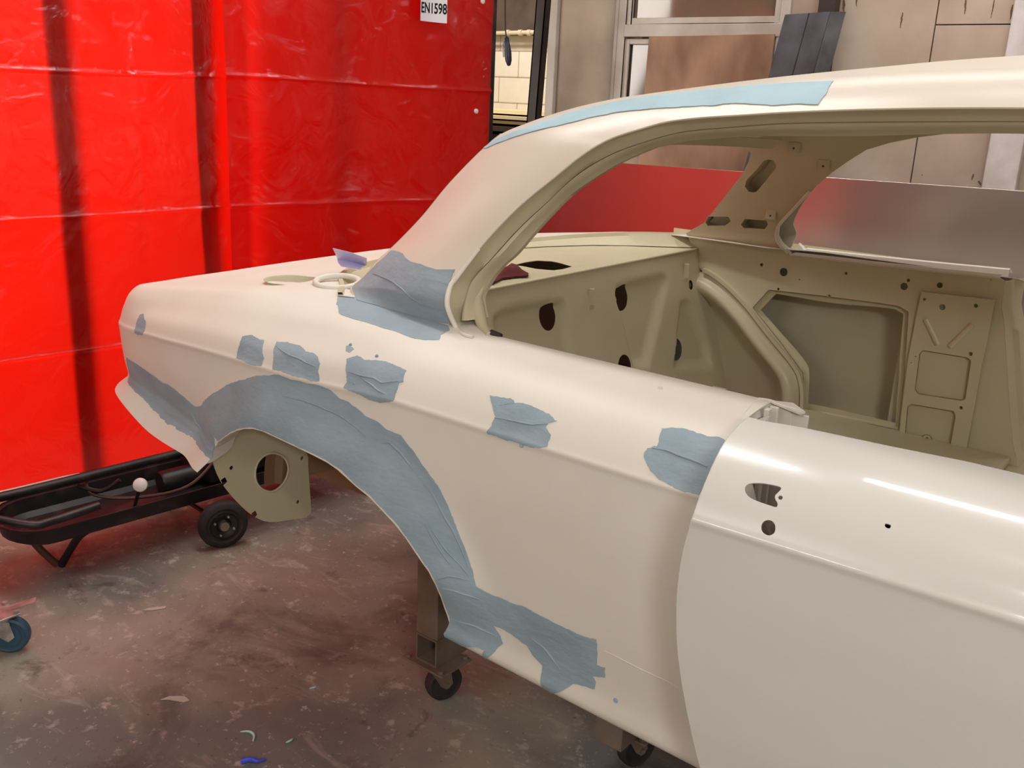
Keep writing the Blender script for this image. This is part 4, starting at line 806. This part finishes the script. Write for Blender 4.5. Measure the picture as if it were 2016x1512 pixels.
# wheelhouse tubs
def tub(side,name):
    RR=[]; rings=((2.815,1.0),(2.785,1.0),(2.775,.955),(2.66,.94),(2.60,.9),(2.565,.83),(2.55,.7),(2.545,.3),(2.545,0)) if side else ((2.815,1.0),(2.785,1.0),(2.775,.955),(2.75,.94),(2.72,.90),(2.695,.83),(2.675,.74),(2.665,.62),(2.66,.3),(2.66,0))
    for y,k in rings:
        row=[]
        for i in range(41):
            a=math.pi*i/40; row.append((-1.40+.365*k*math.cos(a)*(1+.06*abs(math.cos(a))**4),y if not side else 2*YC-y,(.66 if not side else .67)+(.41 if not side else .40)*k*math.sin(a)))
        RR.append(row)
    MB().grid(RR).build(name,M_inner if not side else M_under,CAR,thick=.0015,smooth=35,toward=(-.6,2.07,1.2) )
tub(1,'near_wheelhouse')
RT=[(x,max(z,.66)) for x,z in RIM_T]+[(-1.46,1.075),(-1.52,1.06),(-1.60,1.02)]
RT=resample([(x,0,z) for x,z in RT],60); RR=[]
for y,k in ((2.806,1.012),(2.797,1.010),(2.792,.985),(2.776,.972),(2.764,.945),(2.764,.915),(2.776,.885),(2.805,.850),(2.835,.80),(2.86,.70),(2.875,.50),(2.88,.25)):
    RR.append([(-1.44+(x+1.44)*k,y,.60+(z-.60)*k) for x,_,z in RT])
MB().grid(RR).build('wheelhouse',M_inner,CAR,thick=.0015,smooth=50,toward=(-.6,2.07,1.2))
RR=[]
for y,k in ((2.800,1.045),(2.785,1.045),(2.785,1.02),(2.798,1.015)): RR.append([(-1.44+(x+1.44)*k,y,.60+(z-.60)*k) for x,_,z in RT[:46]])
MB().grid(RR).build('wheelhouse_flange',M_inner,CAR,thick=.001,smooth=40,toward=(-.6,2.07,1.2))
RR=[]
for i in range(21):
    a=math.pi*i/20; x=-1.37+.37*math.cos(a); z=.62+.45*math.sin(a); RR.append([(x,2*YC-2.80,z),(x,1.31,z)])
# arch skirt: chassis side seen through the arch
MB().box((-1.95,1.60,.585),(-.94,1.76,.68)).build('chassis_rail',M_under,CAR,smooth=0)
# closing plate with the round hole
patch('wheelhouse_closing_plate',[(max(y,skin(-1.712,.2)[1]+.004),z) for y,z in smooth_poly(PLATE,1)],lambda y,z:(-1.722,y,z),M_inner,CAR,holes=[smooth_poly(PLATE_h,2)]+[[(a-.009,b+.006),(a+.003,b+.010),(a+.009,b-.004),(a-.003,b-.010)] for a,b in PLATE_d[:2]]+[circle(c,.005,12) for c in PLATE_d[2:]],step=.02,thick=.002,toward=(2,1.3,.8))
MB().tube([(-1.720,)+tuple(p) for p in smooth_poly(PLATE_h,2)+[smooth_poly(PLATE_h,2)[0]]],.0028,8,smooth=False).build('hole_rim',M_inner,CAR,smooth=80)
# floors
MB().box((-2.27,1.60,.60),(-1.96,1.606,1.04)).build('boot_side',M_primer,CAR,smooth=0)
MB().box((-1.0,1.20,.66),(.6,2.95,.69)).build('cabin_floor',M_inner,CAR,smooth=0)
MB().box((-2.25,1.62,.70),(-1.3,2.80,.715)).build('boot_floor',M_primer,CAR,smooth=0)
# inner ledge under the big opening
MB().box((-1.05,2.60,.69),(-.45,2.80,.712)).build('inner_sill',M_inner,CAR,smooth=0,bevel=.006)
RR=[[(-2.31,y,.83),(-2.31,y,.80),(-2.306,y,.77),(-2.25,y,.70)] for y in [1.36+(2*YC-2.72)*k/20 for k in range(21)]]
MB().grid(RR).build('tail_panel',M_primer,CAR,thick=.0015,smooth=50,toward=(-6,2,1))
MB().box((-2.25,2.80,.70),(-1.48,2.806,1.12)).build('boot_side',M_primer,CAR,smooth=0)
# lock pillar end of the near side, above the door
q=MB(); z1=1.189
q.prism([(-.536,1.298,1.188),(-.505,1.315,1.187),(-.481,1.303,1.182),(-.485,1.294,1.181),(-.515,1.298,1.184)],(0,0,-.003)); 
o=q.build('lock_pillar_cap',M_primer,CAR,smooth=0)
R_=[]
for i in range(9):
    l_=.685-.30*i/8; p=skin(-.552,l_); R_.append([(-.552+.02*j/6*(1 if j<6 else 1),p[1]+.003+(1.308-p[1]-.003)*j/6,p[2]) for j in range(7)])
MB().grid(R_).build('lock_pillar_face',M_primer,CAR,thick=.002,smooth=0)
q=MB()
for (a,b,c,d) in ((-.53,1.270,-.522,1.282),(-.53,1.290,-.517,1.296),(-.53,1.303,-.50,1.312)): q.box((a,b,.9),(c,d,1.182))
q.box((-.502,1.304,.9),(-.476,1.309,1.176)); q.build('lock_pillar_rib',M_primer,CAR,smooth=0,bevel=.0015)
MB().box((-.534,1.245,1.10),(-.531,1.268,1.168)).build('striker_slot',M_black,CAR,smooth=0)
# ---------------------------------------------------------------- door (part of the shell)
top=[(D_top[0][0],D_top[0][1])]+[tuple(p) for p in D_top[1:]]+[(-.1,.697),(.6,.70)]
D_edge=D_edge+[(-.4705,.115),(-.46,.085),(-.448,.05),(-.435,.0)]
DO=[p for p in reversed(D_edge)]+top[1:]+[(.6,.0)]
hole2=smooth_poly(D_h2,1); 
DR=patch('door',DO,lambda s,l:door(s,l),M_gloss,CAR,holes=(smooth_poly(D_h1,1),hole2,smooth_poly(D_h3,1),D_h4),step=.013,thick=.0018,bstep=.006,vlines=CREASE)
DR['label']='gloss cream door with handle holes'
RR=[]
for s,l in dens(D_edge,.012,False):
    a=door(s,l); RR.append([a,(a[0]+.001,a[1]+.004,a[2]),(a[0]+.014,a[1]+.006,a[2]),(a[0]+.02,a[1]+.034,a[2])])
MB().grid(RR).build('folded_edge',M_gloss,DR,thick=.001,smooth=50)
patch('inner_frame',[(-.47,.05),(.6,.05),(.6,.585),(-.40,.585)],lambda s,l:(lambda p:(p[0],p[1]+.045,p[2]))(door(s,l)),M_dark,DR,step=.05,thick=.002)  # dark colour stands for the shade inside the door
a=door(*D_cyl[0]); MB().cyl((a[0]+.004,a[1]+.035,a[2]-.004),(a[0],a[1]+.012,a[2]-.002),.0065,n=20).build('lock_barrel',M_steel,DR)
# things on the shell
RR=[]
for i in range(13):
    u=i/6; k=min(int(u),1); fu=u-k; row=[]
    for j in range(13):
        v=j/12*3; c=[PAPER[0],PAPER[1],PAPER[2],PAPER[3]]
        pt=[herm([0,1,2,3],[r_[k][a]*(1-fu)+r_[k+1][a]*fu for r_ in c],v) for a in range(3)]
        row.append((pt[0],pt[1],max(pt[2],1.205)+.004))
    RR.append(row)
tag(MB().grid(RR).build('paper_sheet',M_paper,thick=.0006,smooth=80),'curled lilac paper lying at the foot of the rear window pillar','paper')
def ragf(x,y): return (x,y,1.160+.018*sms(dist_poly(x,y,SH_rag+[SH_rag[0]])/.03)+.003*noise.noise(Vector((x*40,y*40,2))))
o=patch('folded_cloth',SH_rag,ragf,M_rag,None,step=.008,thick=.004,toward=(-1.5,2,4)); tag(o,'dark red folded cloth lying on the parcel shelf','cloth')
MB().box((-1.62,1.98,1.105),(-1.50,2.16,1.108)).build('vent_box_floor',M_inner,CAR,smooth=0)
tag(MB().box((-1.578,2.035,1.108),(-1.558,2.07,1.150)).build('black_clip',M_ink,smooth=0,bevel=.002),'small black block inside the shelf vent opening','clip')
# ---------------------------------------------------------------- body dolly
D=thing('body_dolly','bare steel dolly on castors carrying the car shell','dolly',(-1.2,2.1,0))
def boxtube(p0,p1,w,h,th,name,m_):
    q=MB(); (x0,y0,z0),(x1,y1,z1)=p0,p1
    return q
q=MB(); x0,x1,z0,z1=-1.585,-1.510,.132,.212; th=.005; ya,yb=1.66,2.5
q.box((x0,ya,z0),(x1,yb,z0+th)); q.box((x0,ya,z1-th),(x1,yb,z1)); q.box((x0,ya,z0+th),(x0+th,yb,z1-th)); q.box((x1-th,ya,z0+th),(x1,yb,z1-th)); q.box((x0+th,ya+.3,z0+th),(x1-th,ya+.31,z1-th))
q.build('cross_tube',M_steel,D,smooth=0)
q=MB(); q.box((-1.585,1.66,.212),(-1.510,1.74,.583)); q.build('upright_post',M_steel,D,smooth=0,bevel=.003)
q=MB(); x0,x1=-1.03,-.955
q.box((x0,1.70,.132),(x1,2.5,.212)); q.build('cross_tube',M_steel,D,smooth=0)
MB().box((-1.03,1.70,.212),(-.955,1.755,.583)).build('upright_post',M_steel,D,smooth=0)
MB().box((-1.51,2.2,.132),(-1.03,2.275,.212)).build('side_tube',M_steel,D,smooth=0)
def castor(cx_,cy_,parent,mw,R=.052,top=.126,name='castor',mf=None,face=(1,0),plate=(.075,.06)):
    mf=mf or M_steel
    pl=MB().box((cx_-plate[0],cy_-plate[1],top),(cx_+plate[0],cy_+plate[1],top+.006)).build('castor_plate',mf,parent,smooth=0,bevel=.002)
    for sx in (-1,1):
        for sy in (-1,1): MB().cyl((cx_+sx*plate[0]*.8,cy_+sy*plate[1]*.8,top+.006),(cx_+sx*plate[0]*.8,cy_+sy*plate[1]*.8,top+.014),.008,n=6).build('castor_bolt',mf,pl,smooth=0)
    ax=Vector((face[0],face[1],0)).normalized(); tr=Vector((-ax.y,ax.x,0)); w=.017
    fk=MB(); fk.cyl((cx_,cy_,top-.014),(cx_,cy_,top),.03,n=24)
    cc=Vector((cx_,cy_,R))+tr*.022
    for s in (-1,1):
        P=[Vector((cx_,cy_,top-.014))+tr*(-.03)+ax*s*(w+.003),Vector((cx_,cy_,top-.014))+tr*.03+ax*s*(w+.003),cc+tr*.018+ax*s*(w+.003),cc-Vector((0,0,.014))+ax*s*(w+.003),cc-tr*.018+ax*s*(w+.003)]
        fk.prism(P,ax*s*.003)
    fk.build('castor_fork',mf,parent,smooth=30)
    wh=MB().lathe(cc-ax*w,ax,[(0,.012),(0,R*.62),(.002,R*.64),(.002,R*.8),(0,R*.86),(.004,R*.97),(w*.7,R),(w*1.3,R),(2*w-.004,R*.97),(2*w,R*.86),(2*w-.002,R*.8),(2*w-.002,R*.64),(2*w,R*.62),(2*w,.012)],40).build('castor_wheel',mw,parent,smooth=40)
    MB().cyl(cc-ax*(w+.012),cc+ax*(w+.012),.007,n=12).build('axle_bolt',M_zinc if mf is M_zinc else M_steel,wh)
castor(-1.545,1.70,D,M_rubber,face=(.9,-.35)); castor(-1.0,1.82,D,M_rubber,face=(.9,-.35)); castor(-1.545,2.45,D,M_rubber); castor(-1.0,2.45,D,M_rubber)
# ---------------------------------------------------------------- black wheeled cart
K=thing('heater_cart','long black rusty pan on a tubular frame with wheels, on the floor below the curtain','cart',(-2.95,1.7,0))
def tray(u,v): return u,v
def cw(a,b,z): # a along the cart from its rounded end, b across (towards the car)
    d=Vector((.10,.995,0)); e=Vector((.995,-.10,0)); p=Vector((-3.03,1.17,z))+d*a+e*b; return (p.x,p.y,p.z)
def trayP(grow,z,L=1.35,Wd=.15,r=.13):
    P=[]
    for i in range(13):
        a=math.pi/2+math.pi*i/12; P.append(cw(.055+r+(r+grow)*math.cos(a),(Wd+grow)*math.sin(a),z))
    P+= [cw(L+grow,-(Wd+grow),z),cw(L+grow,(Wd+grow),z)]
    return P
q=MB(); loops=[trayP(.016,.215),trayP(.014,.207),trayP(0,.207),trayP(-.006,.16),trayP(-.03,.145)]
nn=len(loops[0])
for Lp in loops: q.v+=Lp
for k in range(4): q.f+=[(k*nn+i,k*nn+(i+1)%nn,(k+1)*nn+(i+1)%nn,(k+1)*nn+i) for i in range(nn)]
q.f.append(tuple(4*nn+i for i in range(nn)))
q.build('pan',M_black,K,thick=.003,smooth=30)
q=MB(); q.lathe(cw(.62,-.05,.185),(.10,.995,0),[(0,0),(0,.035),(.01,.04),(.6,.04),(.62,.03),(.62,0)],24); q.build('heater_barrel',M_black,K,smooth=40)
q=MB(); q.box((-3.10,1.93,.17),(-2.90,2.46,.33)); q.build('burner_housing',M_black,K,smooth=0,bevel=.01)
q=MB().tube([cw(.31,.165,.255),cw(.16,.165,.245),cw(.09,.155,.25),cw(-.06,.05,.30),cw(-.14,.0,.325)],.014,12,sub=8); q.build('handle_tube',M_black,K)
q=MB().tube([cw(-.14,.0,.325),cw(-.10,-.02,.315),cw(.06,-.03,.285),cw(.7,-.05,.28),cw(1.3,-.06,.28)],.016,12); q.build('top_tube',M_black,K)
MB().tube([cw(.33,.12,.17),cw(.27,.10,.14),cw(.245,.06,.08),cw(.225,.02,.012)],.013,12).build('leg',M_black,K)
MB().tube([cw(.13,-.02,.16),cw(.17,.0,.08),cw(.215,.01,.012)],.012,12).build('leg',mat('rusty_steel',srgb(96,66,50),.6,.3),K)
MB().tube([cw(.36,-.06,.27),cw(.36,.0,.225),cw(.48,.06,.20),cw(.66,.09,.205),cw(.82,.03,.27),cw(.9,-.02,.30)],.006,8).build('gas_hose',mat('brown_hose',srgb(74,44,34),.5),K)
MB().tube([cw(.33,-.05,.25),cw(.38,.02,.24),cw(.43,.06,.28)],.008,8).build('gas_hose',M_black,K)
kn=Vector((-2.815,1.60,.292)); MB().cyl(kn-Vector((.1,-.03,.12)),kn,.006,n=10).build('knob_stalk',M_black,K); MB().lathe(kn,(.7,-.5,.35),[(-.01,0),(-.008,.018),(0,.024),(.008,.022),(.014,.012),(.016,0)],24).build('white_knob',mat('white_knob_plastic',srgb(226,220,214),.35),K)
def cartwheel(a,b):
    cc=Vector(cw(a,b,.088)); ax=Vector((.93,-.35,.0)).normalized()
    w=MB().lathe(cc-ax*.022,ax,[(0,.045),(0,.055),(.002,.058),(-.002,.066),(.002,.080),(.010,.087),(.022,.088),(.034,.087),(.042,.080),(.046,.066),(.042,.058),(.044,.055),(.044,.045)],44).build('wheel',M_rubber,K,smooth=40)
    h=MB().lathe(cc-ax*.02,ax,[(0,0),(0,.047),(.010,.047),(.018,.03),(.034,.028),(.036,.052),(.042,.052),(.042,.045),(.032,.026),(.044,.020),(.048,.012),(.048,0)],32).build('wheel_hub',M_black,w,smooth=30)
    u=ax.orthogonal().normalized(); v=ax.cross(u)
    for k in range(4): P=cc+ax*.018+u*.036*math.cos(k*1.57+.4)+v*.036*math.sin(k*1.57+.4); MB().cyl(P,P+ax*.008,.004,n=6).build('hub_bolt',M_zinc,w)
    MB().cyl(cc+ax*.02,cc+ax*.030,.016,n=20).build('hub_cap',M_steel,w)
cartwheel(.715,.225); cartwheel(.715,-.26)
MB().tube([cw(.715,-.26,.088),cw(.715,.225,.088)],.008,10,smooth=False).build('axle',M_black,K)
# ---------------------------------------------------------------- red tool cabinet at the left edge
T=thing('tool_cabinet','red tool cabinet on blue tyred castors, cut off by the left edge','cabinet',(-2.7,.75,0))
cab=MB().box((-2.85,.45,.135),(-2.553,1.008,.95)); cab.build('cabinet_body',M_red,T,smooth=0,bevel=.008)
for k in range(4):
    dwr=MB().box((-2.552,.48,.20+.18*k),(-2.545,.98,.36+.18*k)).build('drawer',M_red,T,smooth=0,bevel=.003)
    MB().box((-2.545,.55,.33+.18*k),(-2.531,.91,.345+.18*k)).build('drawer_handle',M_zinc,dwr,smooth=0,bevel=.002)
for cx_,cy_ in ((-2.625,1.034),(-2.62,.5),(-2.82,.95),(-2.82,.5)):
    castor(cx_,cy_,T,M_bluetyre,R=.055,top=.118,mf=M_zinc,face=(.75,-.66),plate=(.045,.04))
q=MB(); q.prism([(-2.655,1.04,.118),(-2.625,1.02,.118),(-2.60,1.125,.128),(-2.625,1.14,.128)],(0,0,.003)); q.build('brake_pedal',M_zinc,T,smooth=0)
# ---------------------------------------------------------------- bits on the floor
def flake(x,y,pts,r,m_,label,cat='shaving',name='filler_shaving',grp=None):
    o=MB().tube([(x+a,y+b,max(r*.6,.0008)+c) for a,b,c in pts],lambda t:r*(.4+.6*math.sin(math.pi*min(max(t,.02),.98))),6).build(name,m_)
    tag(o,label,cat,grp); return o
M_shav=mat('pale_blue_shaving',srgb(186,206,204),.6)
flake(-1.80,1.26,[(-.02,.0,0),(0,.012,.004),(.02,.012,.003),(.035,-.002,0)],.0035,M_shav,'pale blue curved filler shaving on the floor near the bottom edge')
flake(-1.70,1.31,[(0,0,0),(.004,.012,.002),(.0,.022,0)],.003,M_shav,'tiny pale blue filler shaving on the floor, just right of the blue scrap')
flake(-1.83,1.50,[(-.006,.0,0),(0,.012,.001),(.0,.02,0)],.0028,M_shav,'small pale filler shaving on the floor, farthest right below the arch')
q=MB(); q.prism([(-2.09,1.20,.001),(-2.075,1.215,.001),(-2.035,1.235,.001),(-2.03,1.25,.001),(-2.055,1.252,.001),(-2.07,1.24,.001),(-2.085,1.225,.001)],(0,0,.0018)); tag(q.build('paint_flake',mat('off_white_flake',srgb(190,178,166),.7),smooth=0),'flat off white paint flake on the floor left of the dolly castor','flake')
q=MB(); q.prism([(-2.54,1.42,.001),(-2.52,1.44,.001),(-2.50,1.475,.001),(-2.51,1.485,.001),(-2.525,1.46,.001),(-2.54,1.44,.001)],(0,0,.0018)); tag(q.build('paint_flake',mat('off_white_flake_two',srgb(196,180,168),.7),smooth=0),'thin off white paint flake on the floor in front of the cart wheel','flake')
q=MB(); q.tube([(-1.72,1.19,.004),(-1.705,1.205,.010),(-1.69,1.215,.006),(-1.685,1.235,.004)],lambda t:.007*(1-.6*t),7); q.tube([(-1.715,1.20,.004),(-1.70,1.22,.005)],.005,6)
tag(q.build('plastic_scrap',mat('bright_blue_plastic',srgb(70,84,224),.4)),'bright blue plastic scrap on the floor at the bottom edge','scrap')
# overhead fittings
for i,(x,y,z,n_) in enumerate(((.9,-1.0,3.45,'nearest the camera side'),(.9,.5,3.5,'over the near side of the car'),(.2,2.3,3.6,'over the middle of the car'),(-2.4,2.0,3.5,'over the tail of the car'),(-1.0,4.1,3.5,'along the boarded wall'),(2.6,-2.0,3.05,'nearest the front of the car'),(-2.2,-2.0,3.45,'added for fill light over the open floor left of the camera'))):
    L=thing('strip_light','white strip light fitting '+n_,'light',(x,y,z),'overhead strip lights')
    hl=.6 if x>2 else 1.2; MB().box((x-hl,y-.07,z),(x+hl,y+.07,z+.06)).build('housing',M_white,L,smooth=0,bevel=.01)
    MB().cyl((x-hl+.03,y,z-.02),(x+hl-.03,y,z-.02),.016,n=14).build('tube',M_tube,L)
    for s in (-1,1): MB().cyl((x+s*hl*.8,y,z+.06),(x+s*hl*.8,y,3.7),.004,n=8).build('hanger',M_zinc,L)
